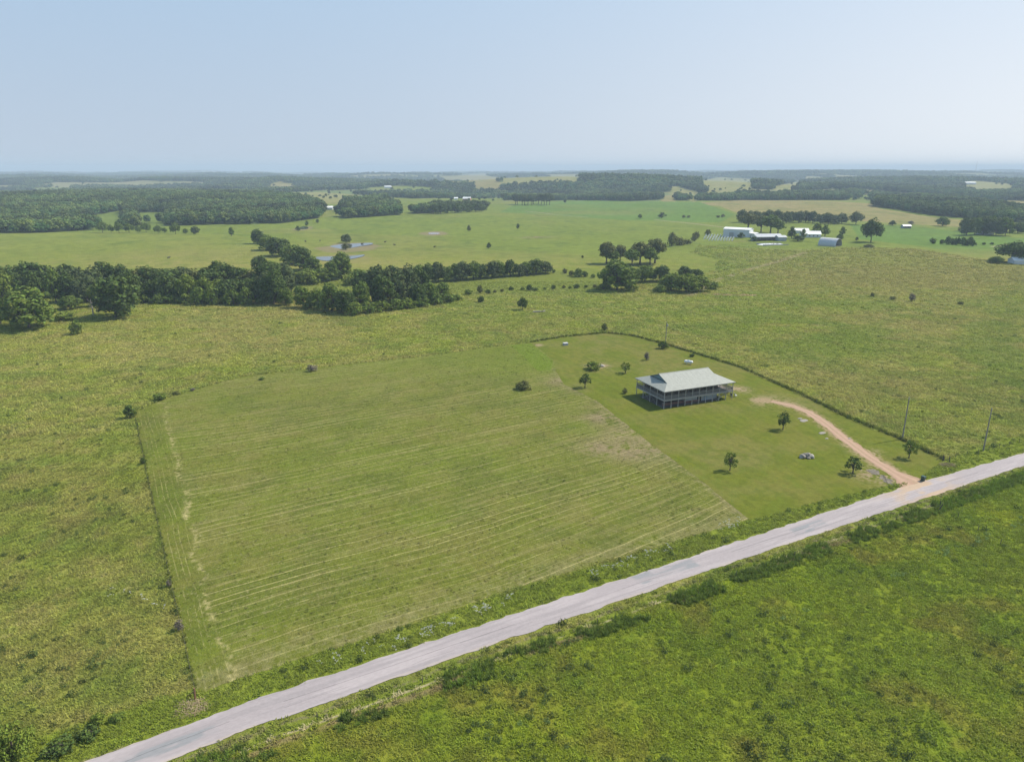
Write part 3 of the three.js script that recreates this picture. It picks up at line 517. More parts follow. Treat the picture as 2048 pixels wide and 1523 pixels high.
// shrubs along the hay field's fences
for (const [a, leaf, kind, label] of [
  [[260, 836, 806, 26], 'dark', 'cedar', 'dark pointed shrub at the far corner post of the hay field'], [[320, 799, 784, 28], 'mid', 'shrub', 'rounded green shrub on the hay field fence next to the corner shrub'],
  [[352, 789, 781, 16], 'olive', 'shrub', 'small olive shrub on the hay field fence, second from the corner'], [[385, 781, 775, 12], 'grey', 'twiggy', 'tiny grey shrub on the hay field fence, third from the corner'],
  [[523, 759, 753, 14], 'mid', 'shrub', 'low green shrub halfway along the far hay field fence'], [[623, 742, 728, 24], 'grey', 'twiggy', 'grey leafless shrub on the far hay field fence'],
  [[287, 927, 914, 12], 'dark', 'shrub', 'small dark shrub on the long side fence of the hay field'], [[338, 1172, 1158, 12], 'grey', 'twiggy', 'small greyish weed bush on the long side fence of the hay field'],
  [[358, 1260, 1236, 22], 'grey', 'twiggy', 'round grey-purple bush on the long side fence of the hay field'],
]) plant(kind, a, leaf, 'fence_shrub', label, 'shrub');
plant('bigleaf', [32, 1532, 1432, 92], 'lime', 'roadside_tree', 'large-leaved green tree standing beside the paved road', 'tree');
plant('shrub', [118, 1502, 1478, 62], 'dark', 'roadside_bush', 'dark low bush between the large-leaved tree and the road verge', 'bush');
plant('shrub', [180, 1474, 1452, 44], 'dark', 'roadside_bush', 'dark green round bush on the verge above the road', 'bush');
plant('shrub', [196, 1446, 1424, 30], 'lime', 'roadside_bush', 'small light green bush behind the dark verge bush', 'bush');
plant('twiggy', [232, 1440, 1424, 34], 'mid', 'roadside_bush', 'straggly green bush on the verge near the rusty corner post', 'bush');

// tree belts in the near valley
const belt = (list, name, label, group) => { for (const [kind, leaf, a] of list) plant(kind, a, leaf, name, label, kind === 'shrub' ? 'bush' : 'tree', group); };
{
  const west = [];
  for (let x = -70; x < 590; x += 29) west.push([x % 3 ? 'oak' : 'tall', ['mid', 'dark', 'blue', 'olive', 'dark'][Math.floor(R() * 5)], [jit(x, 14), jit(592, 6), jit(529, 16), jit(60, 22)]]);
  for (let x = -60; x < 560; x += 33) west.push(['oak', ['mid', 'dark', 'lime', 'blue'][Math.floor(R() * 4)], [jit(x, 18), jit(602, 6), jit(549, 26), jit(50, 22)]]);
  belt(west, 'belt_tree', 'tall broadleaf tree in the dense dark belt across the valley below the hill pasture', 'trees of the dense belt below the hill pasture');
  for (let x = 290; x < 590; x += 26) plant('shrub', [jit(x, 10), jit(606, 3), jit(588, 6), jit(30, 8)], R() < 0.5 ? 'mid' : 'lime', 'belt_bush', 'bushy undergrowth at the foot of the dense dark tree belt', 'bush', 'undergrowth along the dense belt');
}
plant('oak', [58, 655, 574, 112], 'mid', 'field_tree', 'broad round tree standing forward of the belt, with branches down to the grass', 'tree');
plant('oak', [0, 648, 590, 60], 'lime', 'field_tree', 'lighter green tree tucked against the broad round forward tree', 'tree');
plant('oak', [232, 634, 549, 104], 'dark', 'field_tree', 'big round dark tree standing forward of the belt beside a dead snag', 'tree');
plant('tall', [196, 612, 566, 34], 'lime', 'field_tree', 'bright green tree behind the dead snag', 'tree');
plant('oak', [140, 618, 590, 46], 'mid', 'field_tree', 'low bushy tree between the two big forward trees', 'tree');
plant('shrub', [152, 668, 640, 26], 'mid', 'bush', 'bush with dead stalks in the open pasture below the two forward trees', 'bush');
plant('shrub', [128, 640, 622, 40], 'lime', 'bush', 'light green bush beside the broad round forward tree', 'bush');
for (const [x, t] of [[398, 574], [426, 571], [466, 577], [492, 575]]) plant('shrub', [x, 609, t, 32], 'mid', 'small_tree', 'small rounded tree in the row in front of the dense belt', 'tree', 'small round trees before the belt');
plant('oak', [512, 605, 556, 44], 'dark', 'field_tree', 'dark tree at the open end of the dense belt', 'tree');
plant('oak', [548, 608, 541, 52], 'dark', 'field_tree', 'tallest dark tree at the open end of the dense belt', 'tree');
plant('oak', [572, 610, 572, 34], 'mid', 'field_tree', 'short green tree closing the end of the dense belt', 'tree');
belt([
  ['oak', 'mid', [606, 614, 570, 40]], ['oak', 'mid', [634, 617, 576, 42]], ['oak', 'mid', [664, 622, 566, 54]], ['oak', 'dark', [692, 626, 575, 46]], ['oak', 'mid', [722, 620, 562, 46]], ['tall', 'dark', [726, 600, 540, 50]],
  ['oak', 'blue', [752, 606, 530, 62]], ['oak', 'blue', [786, 606, 526, 66]], ['oak', 'dark', [770, 612, 548, 60]], ['oak', 'blue', [818, 602, 528, 56]], ['oak', 'dark', [842, 596, 536, 44]], ['oak', 'mid', [858, 606, 560, 40]], ['oak', 'mid', [884, 600, 564, 38]], ['oak', 'dark', [836, 610, 566, 44]],
  ['shrub', 'lime', [708, 629, 604, 36]], ['shrub', 'mid', [738, 625, 602, 36]], ['shrub', 'lime', [764, 622, 600, 38]], ['shrub', 'mid', [792, 619, 598, 36]], ['shrub', 'lime', [818, 616, 594, 36]], ['shrub', 'mid', [846, 612, 592, 34]], ['shrub', 'mid', [872, 608, 588, 34]], ['shrub', 'mid', [898, 604, 584, 34]], ['shrub', 'mid', [914, 600, 588, 22]], ['shrub', 'mid', [650, 622, 598, 36]], ['shrub', 'mid', [616, 617, 596, 30]],
], 'thicket_tree', 'tree or bush of the dark thicket jutting into the pasture, tallest in its middle', 'trees of the thicket jutting into the pasture');
belt([
  ['oak', 'lime', [616, 567, 537, 54]], ['oak', 'lime', [584, 567, 543, 40]], ['oak', 'mid', [646, 562, 533, 44]], ['oak', 'mid', [684, 556, 504, 52]], ['oak', 'mid', [664, 560, 520, 36]], ['shrub', 'lime', [700, 570, 548, 34]], ['oak', 'mid', [718, 562, 536, 36]],
], 'pondside_tree', 'bright green tree in the clump below the lower pond', 'trees of the clump below the lower pond');
belt([['oak', 'dark', [516, 487, 458, 34]], ['oak', 'mid', [536, 500, 470, 44]], ['oak', 'dark', [558, 512, 474, 56]], ['oak', 'mid', [584, 528, 486, 58]], ['oak', 'dark', [606, 540, 494, 54]], ['oak', 'mid', [626, 548, 512, 40]], ['oak', 'dark', [520, 545, 511, 40]], ['oak', 'mid', [548, 552, 520, 36]]],
  'hedgerow_tree', 'tree in the dark hedgerow running down from the hill pasture to the ponds', 'trees of the hedgerow by the ponds');
{
  const row = []; for (let i = 0; i < 15; i++) { const x = 838 + i * 18; row.push(['oak', ['mid', 'dark', 'blue'][i % 3], [jit(x, 7), lerp(566, 546, i / 14), lerp(528, 520, i / 14) + jit(0, 8), jit(36, 8)]]); }
  belt(row, 'hedge_tree', 'tree in the thick hedge along the far side of the narrow meadow', 'trees of the thick hedge by the narrow meadow');
}
belt([['tall', 'olive', [1213, 527, 482, 36]], ['tall', 'olive', [1240, 524, 489, 30]], ['tall', 'olive', [1280, 528, 482, 46]], ['tall', 'olive', [1310, 526, 476, 42]], ['tall', 'mid', [1264, 532, 496, 34]], ['tall', 'mid', [1300, 530, 494, 36]], ['tall', 'mid', [1226, 528, 500, 30]]], 'grove_tree', 'tall tree with bare lower trunk in the grove below the farm buildings', 'tall trees of the grove below the farm');
belt([['oak', 'mid', [1234, 580, 520, 80]], ['oak', 'mid', [1290, 562, 527, 46]], ['oak', 'dark', [1320, 562, 530, 44]], ['oak', 'mid', [1262, 566, 532, 40]], ['oak', 'lime', [1342, 580, 545, 54]], ['oak', 'lime', [1372, 584, 544, 60]], ['oak', 'lime', [1402, 582, 550, 50]], ['shrub', 'mid', [1426, 578, 562, 24]], ['oak', 'dark', [1370, 558, 532, 36]], ['oak', 'dark', [1392, 556, 536, 30]], ['shrub', 'lime', [1262, 582, 566, 34]], ['shrub', 'lime', [1210, 578, 566, 34]], ['shrub', 'mid', [1320, 584, 570, 26]]],
  'copse_tree', 'tree of the wide bushy copse beside the muddy farm track', 'trees of the copse beside the muddy track');
for (const [x, y, t, w] of [[1130, 546, 536, 12], [1143, 551, 540, 12], [1156, 553, 537, 22], [1170, 553, 541, 14], [1108, 545, 538, 8], [1186, 555, 548, 10], [937, 589, 577, 18], [960, 586, 569, 14], [976, 587, 579, 14], [962, 604, 590, 16], [1022, 580, 572, 12], [1059, 581, 569, 14], [1070, 581, 575, 14], [1107, 578, 569, 10], [1128, 576, 570, 9], [1153, 576, 567, 14], [1172, 575, 569, 9], [1045, 580, 574, 10], [1004, 583, 577, 9], [990, 585, 579, 9], [1140, 577, 572, 8], [1090, 579, 574, 9], [1190, 575, 568, 10]])
  plant('shrub', [x, y, t, w], ['mid', 'olive', 'dark'][Math.floor(R() * 3)], 'hedge_bush', 'small bush in the broken hedge line around the narrow meadow', 'bush', 'bushes of the broken hedge by the narrow meadow');
plant('broad', [1045, 619, 596, 24], 'dark', 'pasture_tree', 'small dark tree alone in the pasture beside a fallen log', 'tree');
for (const [x, y, t, w, l] of [[1745, 593, 584, 8, 'small bush in the wide pasture, palest of a loose group'], [1786, 599, 592, 14, 'low dark bush in the wide pasture beside a twiggy grey tree'], [1823, 602, 586, 16, 'twiggy grey little tree in the wide pasture'], [1922, 608, 602, 14, 'low dark bush alone in the wide pasture beyond the twiggy tree'], [1209, 660, 645, 14, 'dark bush behind the far corner of the lawn fence']]) plant(x === 1823 ? 'twiggy' : 'shrub', [x, y, t, w], x === 1823 ? 'grey' : 'olive', 'pasture_bush', l, 'bush');
for (const [x, y, t, w, l] of [[1326, 697, 682, 22, 'dark bush at the foot of the pole behind the house'], [1384, 713, 706, 12, 'small dark bush on the lawn fence above the propane tank']]) plant('shrub', [x, y, t, w], 'dark', 'fence_shrub', l, 'shrub');
for (const [x, y, t, w, leaf, l] of [
  [692, 486, 468, 24, 'blue', 'round tree on the bank of the upper pond'], [691, 499, 486, 16, 'olive', 'small tree at the water edge between pond shores'], [978, 497, 484, 12, 'dark', 'small round tree on the open slope beyond the ponds'], [938, 463, 449, 9, 'olive', 'thin tree high on the open slope'], [1036, 458, 446, 8, 'dark', 'dark little tree on the open slope below the gravel track'],
  [1130, 406, 397, 7, 'dark', 'lone tree on the skyline of the bright green field'], [1280, 437, 427, 11, 'mid', 'small tree at the edge of the gravel track'], [1324, 436, 424, 18, 'dark', 'round dark tree at the edge of the bright green field'], [1165, 516, 510, 6, 'dark', 'tiny tree on the slope near the tall grove'],
  [463, 472, 453, 13, 'mid', 'thin tree at the end of the hill pasture fence'], [390, 468, 452, 22, 'blue', 'dark round tree on the crest of the hill pasture'], [596, 462, 451, 12, 'dark', 'round dark tree beside the small far pond'], [614, 452, 440, 9, 'mid', 'thin tree behind the small far pond'], [635, 446, 437, 8, 'mid', 'small tree at the corner of the big wood'],
  [1742, 484, 441, 46, 'dark', 'big spreading dark oak beside the round-roofed barn'], [1712, 449, 424, 32, 'olive', 'pale spreading tree by the farm lane behind the oak'], [1885, 452, 433, 28, 'mid', 'round tree on the edge of the brown field'], [1785, 451, 440, 16, 'dark', 'small round tree beside the little shed'], [1822, 449, 441, 14, 'grey', 'greyish tree behind the little shed'],
  [2026, 524, 484, 70, 'dark', 'large dark tree hiding a white building by the lane'], [1992, 526, 512, 30, 'mid', 'bush at the foot of the large dark tree by the lane'], [2036, 466, 444, 30, 'dark', 'tree near the lane beyond the white house'],
]) plant(w > 40 || x === 1712 ? 'broad' : w > 20 ? 'oak' : 'cedar', [x, y, t, w], leaf, 'single_tree', l, 'tree');
for (const [x, y, t, w] of [[1368, 435, 430, 8], [1377, 435, 430, 8], [1436, 435, 430, 8], [1446, 434, 428, 9], [1392, 477, 462, 16], [1416, 470, 458, 14], [1344, 492, 466, 20], [1360, 490, 474, 28], [1376, 488, 478, 18], [1388, 482, 470, 12]]) plant('shrub', [x, y, t, w], 'olive', 'farm_bush', 'small bush dotted along the field edges below the white farm shed', 'bush', 'bushes on the field edges below the farm');
for (const [x, y, t, w] of [[276, 466, 452, 14], [292, 464, 446, 22], [316, 467, 451, 18], [329, 466, 455, 12], [351, 468, 447, 24], [371, 468, 457, 12], [258, 465, 448, 24], [238, 466, 444, 18], [222, 466, 450, 14], [205, 465, 444, 26]]) plant('broad', [x, y, t, w], 'mid', 'crest_tree', 'tree with visible trunk in the loose row along the crest of the hill pasture', 'tree', 'loose row of trees on the hill pasture crest');
{
  const wood = []; for (let i = 0; i < 16; i++) { const x = 866 + (i % 8) * 14; wood.push(['oak', i < 8 ? 'dark' : 'blue', [jit(x, 6), (i < 8 ? 428 : 422) - (i % 8) * 0.8, (i < 8 ? 406 : 400) + jit(0, 4), jit(27, 6)]]); }
  belt(wood, 'spinney_tree', 'tree of the dark spinney on the slope in front of a far white house', 'trees of the dark spinney on the slope');
  const wood2 = []; for (let i = 0; i < 12; i++) wood2.push(['tall', 'blue', [jit(1030 + i * 6.4, 5), jit(409, 3), jit(388, 4), jit(16, 4)]]);
  belt(wood2, 'spinney_tree', 'tree of the upright grove where the gravel track tops the slope', 'trees of the upright grove by the track');
  const back = []; for (let i = 0; i < 15; i++) back.push(['oak', 'blue', [jit(1486 + i * 14, 6), jit(443 + i * 0.3, 3), jit(419 + i * 0.6, 6), jit(26, 8)]]);
  belt(back, 'windbreak_tree', 'dark tree in the windbreak behind the farm buildings', 'trees of the windbreak behind the farm');
  const clump = []; for (let i = 0; i < 12; i++) clump.push(['oak', i % 2 ? 'mid' : 'blue', [jit(1934 + (i % 6) * 15, 6), jit(i < 6 ? 470 : 462, 3), jit(434, 5), jit(32, 6)]]);
  belt(clump, 'homestead_tree', 'tree in the shady clump around the white house by the lane', 'trees of the clump around the white house');
}
for (const [x, y, t, w, leaf, l] of [[1496, 460, 424, 42, 'olive', 'tall pale green tree behind the tall white farm building'], [1522, 464, 430, 30, 'olive', 'second tall pale tree behind the tall white farm building'], [1541, 466, 428, 36, 'mid', 'tall full tree behind the open shed'], [1556, 467, 440, 28, 'mid', 'shorter tree behind the open shed'], [1583, 477, 452, 18, 'dark', 'dark upright tree in front of the white farmhouse'], [1606, 478, 456, 14, 'mid', 'slim tree in front of the white farmhouse roof'], [1596, 482, 470, 28, 'dark', 'broad dark bush below the white farmhouse'], [1634, 470, 444, 26, 'lime', 'light green tree behind the white farmhouse'], [1650, 472, 448, 20, 'mid', 'tree at the gable of the white farmhouse'], [1685, 472, 452, 14, 'mid', 'narrow tree behind the round-roofed barn'], [1680, 480, 466, 16, 'mid', 'low tree leaning over the round-roofed barn'], [1450, 470, 456, 10, 'dark', 'small dark tree at the corner of the tall white building'], [1482, 476, 464, 16, 'dark', 'dark bush against the wall of the tall white building'], [1508, 482, 472, 18, 'dark', 'dark bush at the end wall of the open shed'], [1738, 494, 488, 24, 'olive', 'flat weedy bush in the grass below the big oak'], [1714, 481, 473, 8, 'dark', 'little bush beside the big oak']])
  plant(w > 24 && y < 470 ? 'tall' : 'cedar', [x, y, t, w], leaf, 'farm_tree', l, 'tree');
for (const [x, y, t, w] of [[1866, 487, 475, 14], [1884, 488, 478, 9], [1895, 489, 473, 14], [1905, 489, 475, 13], [1914, 490, 473, 13], [1925, 491, 475, 15], [1934, 491, 477, 12], [1944, 492, 478, 16], [1941, 486, 474, 12], [1968, 489, 484, 8], [1984, 489, 484, 8]]) plant('shrub', [x, y, t, w], 'dark', 'lane_bush', 'dark bush in the short row beside the pale lane', 'bush', 'bushes in the row beside the lane');

// dead snag
{
  const p = survey(186, 630), s = (630 - 596) / perMetre(p), o = thing('dead_tree', 'pale leafless snag beside the big round dark tree', 'dead tree', p);
  mesh('trunk', limb([V(0, -0.2, 0), V(0.2, s * 0.4, 0.1), V(-0.2, s * 0.8, 0), V(0.1, s, 0.1)], [0.34, 0.26, 0.16, 0.05]), palebark, o);
  for (let i = 0; i < 5; i++) { const a = i * 2.2, y = s * (0.35 + i * 0.1); mesh('branch', limb([V(0, y, 0), V(Math.cos(a) * 0.9, y + 0.9, Math.sin(a) * 0.9), V(Math.cos(a) * 1.5, y + 2.2, Math.sin(a) * 1.5)], [0.12, 0.08, 0.03], 5), palebark, o); }
}

// the far woods: whole woods that read as one mass
{
  const shapes = [0, 1].map((k) => treeShape(900 + k, { H: 15, w: 6.2, clear: 2, lobes: 9, leaves: k ? 150 : 420, size: k ? 1.7 : 1.05, lobe: 0.5, fill: 0.1 }));
  const mats = [[], [], []], tint = [[], [], []], M = new THREE.Matrix4(), Q = new THREE.Quaternion(), UPV = V(0, 1, 0);
  const q = rng(55);
  const bands = [[640, 2000, 8.2, 1.0, 0], [2000, 4200, 15, 1.45, 1], [4200, 11000, 32, 2.1, 2]];
  for (const [d0, d1, step, size, b] of bands) for (let d = d0; d < d1; d += step) {
    const half = d * 0.86 + 60;
    for (let x = -half; x < half; x += step) {
      const X = x + (q() - 0.5) * step * 0.9, Z = -d - (q() - 0.5) * step * 0.9, s = size * (0.55 + 0.75 * q()), a = q() * 6.28, t = q(), t2 = q();
      if (!isWood(X, Z)) { if (b > 1 || t > 0.02 || -Z < 1480) continue; }
      Q.setFromAxisAngle(UPV, a); const e = Math.min(s, 0.95);
      const lone = !isWood(X, Z) ? 0.55 : 1; M.compose(V(X, h(X, Z) - 0.4, Z), Q, V(s * lone, e * lone * (0.7 + 0.4 * t2), s * lone)); mats[b].push(...M.elements);
      const k = 0.62 + 0.8 * t * t2 + (fbm(X / 70, Z / 70, 2) - 0.45) * 1.5; tint[b].push(0.092 * k * (0.7 + 0.6 * t2), 0.150 * k, 0.040 * k);
    }
  }
  ['wood', 'wood', 'wood'].forEach((n, b) => {
    const count = mats[b].length / 16, im = new THREE.InstancedMesh(shapes[b ? 1 : 0].crown, leafMat(1, 1, 1), count);
    im.instanceMatrix.array.set(mats[b]); im.instanceColor = new THREE.InstancedBufferAttribute(new Float32Array(tint[b]), 3);
    im.name = numbered('far_woodland'); im.castShadow = im.receiveShadow = true; stuff(im); scene.add(im);
    tag(im, ['green deciduous wood covering the slopes behind the hill pasture', 'blue-green woodland on the middle hills', 'hazy blue woodland reaching to the horizon'][b], 'woodland');
  });
  console.log('woods', mats.map((m) => m.length / 16).join(' '));
}

// ---------------------------------------------------------------- grass
{
  const blades = (seed, n, r, hgt, wide, lean) => {                  // a tuft of bent blades
    const q = rng(seed), pos = [], idx = [], col = [];
    for (let i = 0; i < n; i++) {
      const a = q() * 6.28, d = Math.sqrt(q()) * r, b = q() * 6.28, x = Math.cos(a) * d, z = Math.sin(a) * d, H = hgt * (0.55 + 0.6 * q()), l = lean * (0.3 + q()), w = wide * (0.6 + 0.7 * q()), ux = -Math.sin(b) * w, uz = Math.cos(b) * w, o = pos.length / 3, t = 0.75 + 0.5 * q();
      pos.push(x - ux, -0.05, z - uz, x + ux, -0.05, z + uz, x + Math.cos(b) * l * 0.4 + ux * 0.8, H * 0.66, z + Math.sin(b) * l * 0.4 + uz * 0.8, x + Math.cos(b) * l * 0.4 - ux * 0.8, H * 0.66, z + Math.sin(b) * l * 0.4 - uz * 0.8, x + Math.cos(b) * l * 1.2, H, z + Math.sin(b) * l * 1.2);
      idx.push(o, o + 1, o + 2, o, o + 2, o + 3, o + 3, o + 2, o + 4); for (let k = 0; k < 5; k++) col.push(t, t, t);
    }
    const g = new THREE.BufferGeometry(); g.setAttribute('position', new THREE.Float32BufferAttribute(pos, 3)); g.setAttribute('color', new THREE.Float32BufferAttribute(col, 3)); g.setIndex(idx); g.computeVertexNormals(); return g;
  };
  const flower = leafCloud([[0, 0.75, 0, 0.16, 0.3], [0.35, 0.65, 0.2, 0.13, 0.3], [-0.25, 0.6, -0.3, 0.12, 0.3]], 30, 0.06, rng(41));
  const grassMat = new THREE.MeshPhysicalMaterial({ color: 0xffffff, vertexColors: true, roughness: 0.9, transmission: 0.4, thickness: 0, side: THREE.DoubleSide, specularIntensity: 0.2 });
  const sets = { pasture: [blades(1, 26, 0.46, 0.25, 0.05, 0.30), [], []], far: [blades(2, 24, 0.9, 0.30, 0.09, 0.45), [], []], weed: [leafCloud([[0, 0.35, 0, 0.42, 0.8], [0.2, 0.25, 0.15, 0.3, 0.8], [-0.2, 0.25, -0.1, 0.3, 0.8]], 90, 0.085, rng(4)), [], []], tall: [blades(3, 34, 0.4, 0.85, 0.05, 0.3), [], []], flower: [flower, [], []] };
  const M = new THREE.Matrix4(), Q = new THREE.Quaternion(), Y = V(0, 1, 0), q = rng(77), c = [0, 0, 0];
  const add = (kind, x, z, s, colour, k = 1) => { Q.setFromAxisAngle(Y, q() * 6.28); M.compose(V(x, h(x, z), z), Q, V(s, s * (0.75 + 0.5 * q()), s)); for (let i = 0; i < 16; i++) sets[kind][1].push(M.elements[i]); sets[kind][2].push(colour[0] * k, colour[1] * k, colour[2] * k); };
  const busy = (x, z) => { const n = northOf(x, z); return (Math.abs(n) < 5 && (inside(roadPoly, x, z) || toLine(roadNorth, x, z) < 0.45 || toLine(roadSouth, x, z) < 0.45)) || inside(hayPoly, x, z) || inside(lawnPoly, x, z) || toLine(drive, x, z) < 2.2; };
  const seen = (x, z, m = 4) => -z > 50 && Math.abs(x) < (-z * CP + EYE * SP) * 0.7227 + m;
  for (let z = -40; z > -660; ) {                                     // pasture tufts, closer together where the land is nearer
    const d = -z, step = d < 150 ? 0.56 : d < 230 ? 0.85 : d < 330 ? 1.35 : d < 450 ? 2.1 : 3.0; z -= step; const half = (d * CP + EYE * SP) * 0.7227 + 14 + 0.08 * d;
    for (let x = -half; x < half; x += step) {
      const X = x + (q() - 0.5) * step * 1.1, Z = z + (q() - 0.5) * step * 1.1, r1 = q(), r2 = q();
      if (busy(X, Z) || (d > 440 && !inside(rightPasture, X, Z))) continue;
      const cover = fbm(X / 5 + 40, Z / 5 + 9, 2), n = northOf(X, Z); if (r1 > 0.62 + 0.6 * ss(0.3, 0.65, cover)) continue;
      (d > 480 ? farColour : d > 177 ? midColour : groundColour)(X, Z, c);
      if (n < -2 && n > -6 && r2 < 0.5) continue;
      add(d < 170 ? 'pasture' : 'far', X, Z, (0.62 + 0.7 * r2) * (d > 450 ? 1.9 : d > 330 ? 1.35 : 1), c, 1.45 + 0.85 * q());
    }
  }
  for (let i = 0; i < 3200; i++) {                                    // broad-leaved weeds in loose drifts
    const z = -56 - 300 * q() * q(), half = (-z * CP + EYE * SP) * 0.73, x = (q() * 2 - 1) * half; if (busy(x, z) || fbm(x / 12 + 90, z / 12 + 20, 2) < 0.5) continue;
    add('weed', x, z, 0.5 + 1.1 * q() * q(), [0.080, 0.112, 0.030], 0.8 + 0.7 * q());
  }
  for (let s = 0; s < 330; s += 0.24) for (let k = 0; k < 4; k++) {    // unmown weeds between the verge and the hay field, and along the south ditch
    const north = k < 3, n = north ? 5.4 + 3.4 * q() : -3.0 - 2.4 * q(), x = roadMid[0].x + roadFit.ux * s + roadFit.uz * n + 60 * roadFit.ux, z = roadMid[0].z + roadFit.uz * s - roadFit.ux * n + 60 * roadFit.uz;
    if (!seen(x, z, 8) || inside(roadPoly, x, z) || toLine(roadNorth, x, z) < 0.7 || inside(lawnPoly, x, z) || toLine(drive, x, z) < 4.5) continue; const v = fbm(x / 6, z / 6 + 40, 2); if (v < (north ? 0.42 : 0.46 + 0.1 * q())) continue;
    if (!north && q() < (x < 40 ? 0.97 : 0.8)) continue; add(!north || q() < 0.2 ? 'weed' : 'tall', x, z, north ? 0.45 + 0.6 * q() : 0.5 + 0.7 * q(), !north ? [0.165, 0.230, 0.075] : v > 0.6 ? [0.135, 0.195, 0.026] : [0.115, 0.160, 0.026], 1.0 + 0.6 * q());
  }
  for (const [a, b, k] of [[[800, 1288], [1010, 1205], 40], [[1180, 1150], [1330, 1100], 26], [[1440, 1060], [1480, 1046], 14], [[640, 1330], [760, 1290], 10], [[330, 1210], [200, 1180], 8]]) { const p = survey(...a), o = survey(...b); for (let i = 0; i < k; i++) { const t = Math.round(q() * 4) / 4 + (q() - 0.5) * 0.14; add('flower', lerp(p.x, o.x, t) + (q() - 0.5) * 2, lerp(p.z, o.z, t) + (q() - 0.5) * 2, 0.7 + 0.4 * q(), [0.62, 0.60, 0.54]); } }   // white umbels
  for (const [line, w, step] of [[lawnFence, 0.7, 0.3], [lawnFenceTop, 0.8, 0.35], [hayEdge, 0.5, 0.5], [hayEdgeTop, 0.7, 1.6]]) for (const p of along(line, step, w, 5)) {   // uncut grass along the fences
    if (q() < 0.16) continue; groundColour(p.x, p.z, c); const grow = line === lawnFence || line === lawnFenceTop ? 0.95 : 0.5; add(q() < 0.2 ? 'weed' : 'tall', p.x + (line === lawnFence ? 0.5 : 0), p.z - (line === lawnFence ? 0.4 : 0), grow * (0.7 + 0.5 * q()), [c[0] * 0.6 + 0.04, c[1] * 0.6 + 0.06, c[2] * 0.6 + 0.008], 0.9 + 0.5 * q());
  }
  for (let i = 0; i < 26000; i++) {                                   // stubble and regrowth in the hay field
    const x = lerp(HAYBOX[0], HAYBOX[1], q()), z = lerp(HAYBOX[2], HAYBOX[3], q()); if (!inside(hayPoly, x, z) || fbm(x / 3, z / 3, 2) < 0.47) continue; hayColour(x, z, c); add('pasture', x, z, 0.30 + 0.25 * q(), c, 0.95 + 0.3 * q());
  }
  const words = { pasture: ['grass_tuft', 'knee-high pasture grass growing on both sides of the road'], far: ['grass_tuft', 'rough pasture grass beyond the hay field fences'], weed: ['pasture_weed', 'dark broad-leaved weeds scattered through the pasture'], tall: ['tall_grass', 'tall uncut grass along the fences and the road verge'], flower: ['white_flower', 'white flower heads in the tall grass along the verge'] };
  for (const k in sets) {
    const [g, m, t] = sets[k], im = new THREE.InstancedMesh(g, grassMat, m.length / 16); im.instanceMatrix.array.set(m); im.instanceColor = new THREE.InstancedBufferAttribute(new Float32Array(t), 3);
    im.name = numbered(words[k][0]); im.castShadow = im.receiveShadow = true; stuff(im); tag(im, words[k][1], k === 'flower' ? 'flowers' : 'grass'); scene.add(im); console.log(k, m.length / 16);
  }
}

// ---------------------------------------------------------------- the house on the lawn
function slab(points, thick) {                                       // a flat plate under a polygon of 3-D points (counter-clockwise from above)
  const n = points.length, a = V(0, 0, 0).subVectors(points[1], points[0]), b = V(0, 0, 0).subVectors(points[2], points[0]), N = a.cross(b).normalize(); if (N.y < 0) N.negate();
  const pos = [], idx = []; const face = (list) => { const o = pos.length / 3; for (const p of list) pos.push(p.x, p.y, p.z); const flat = list.map((p) => Math.abs(N.y) > 0.3 && list.length > 4 ? new THREE.Vector2(p.x, p.z) : null); if (flat[0]) { for (const t of THREE.ShapeUtils.triangulateShape(flat, [])) idx.push(o + t[0], o + t[1], o + t[2]); } else for (let i = 1; i + 1 < list.length; i++) idx.push(o, o + i, o + i + 1); };
  const under = points.map((p) => p.clone().addScaledVector(N, -thick)); face(points); face([...under].reverse());
  for (let i = 0; i < n; i++) face([points[i], under[i], under[(i + 1) % n], points[(i + 1) % n]]);
  const g = new THREE.BufferGeometry(); g.setAttribute('position', new THREE.Float32BufferAttribute(pos, 3)); g.setIndex(idx); const q = g.toNonIndexed(); q.computeVertexNormals();
  const p = q.attributes.position, uv = new Float32Array(p.count * 2); for (let i = 0; i < p.count; i++) { uv[i * 2] = p.getX(i); uv[i * 2 + 1] = p.getZ(i); } q.setAttribute('uv', new THREE.BufferAttribute(uv, 2));
  return q;
}
const ribTexture = (() => {                                          // relief of ribbed sheet metal, one rib every 0.3 m
  const W = 64, H = 4, d = new Uint8Array(W * H * 4); for (let i = 0; i < W * H; i++) { const x = i % W, v = x < 10 ? 255 : x > 34 && x < 38 ? 110 : 0; d[i * 4] = d[i * 4 + 1] = d[i * 4 + 2] = v; d[i * 4 + 3] = 255; }
  const t = new THREE.DataTexture(d, W, H); t.wrapS = t.wrapT = THREE.RepeatWrapping; t.magFilter = THREE.LinearFilter; t.repeat.set(1 / 0.6, 1); t.needsUpdate = true; return t;
})();
const weather = (r, g, b, amount, seed) => {                         // streaked, stained sheet or boards, 8 m a tile
  const N = 128, d = new Uint8Array(N * N * 4); for (let y = 0, o = 0; y < N; y++) for (let x = 0; x < N; x++, o += 4) { const n = 1 - amount * (0.5 * vn(x / 3 + seed, y / 30) + 0.5 * vn(x / 9, y / 9 + seed)); [r, g, b].forEach((c, i) => { d[o + i] = TO8[Math.min(4096, c * n * 4096 | 0)]; }); d[o + 3] = 255; }
  const t = new THREE.DataTexture(d, N, N); t.colorSpace = THREE.SRGBColorSpace; t.wrapS = t.wrapT = THREE.RepeatWrapping; t.magFilter = THREE.LinearFilter; t.repeat.set(1 / 8, 1 / 8); t.needsUpdate = true; return t;
};
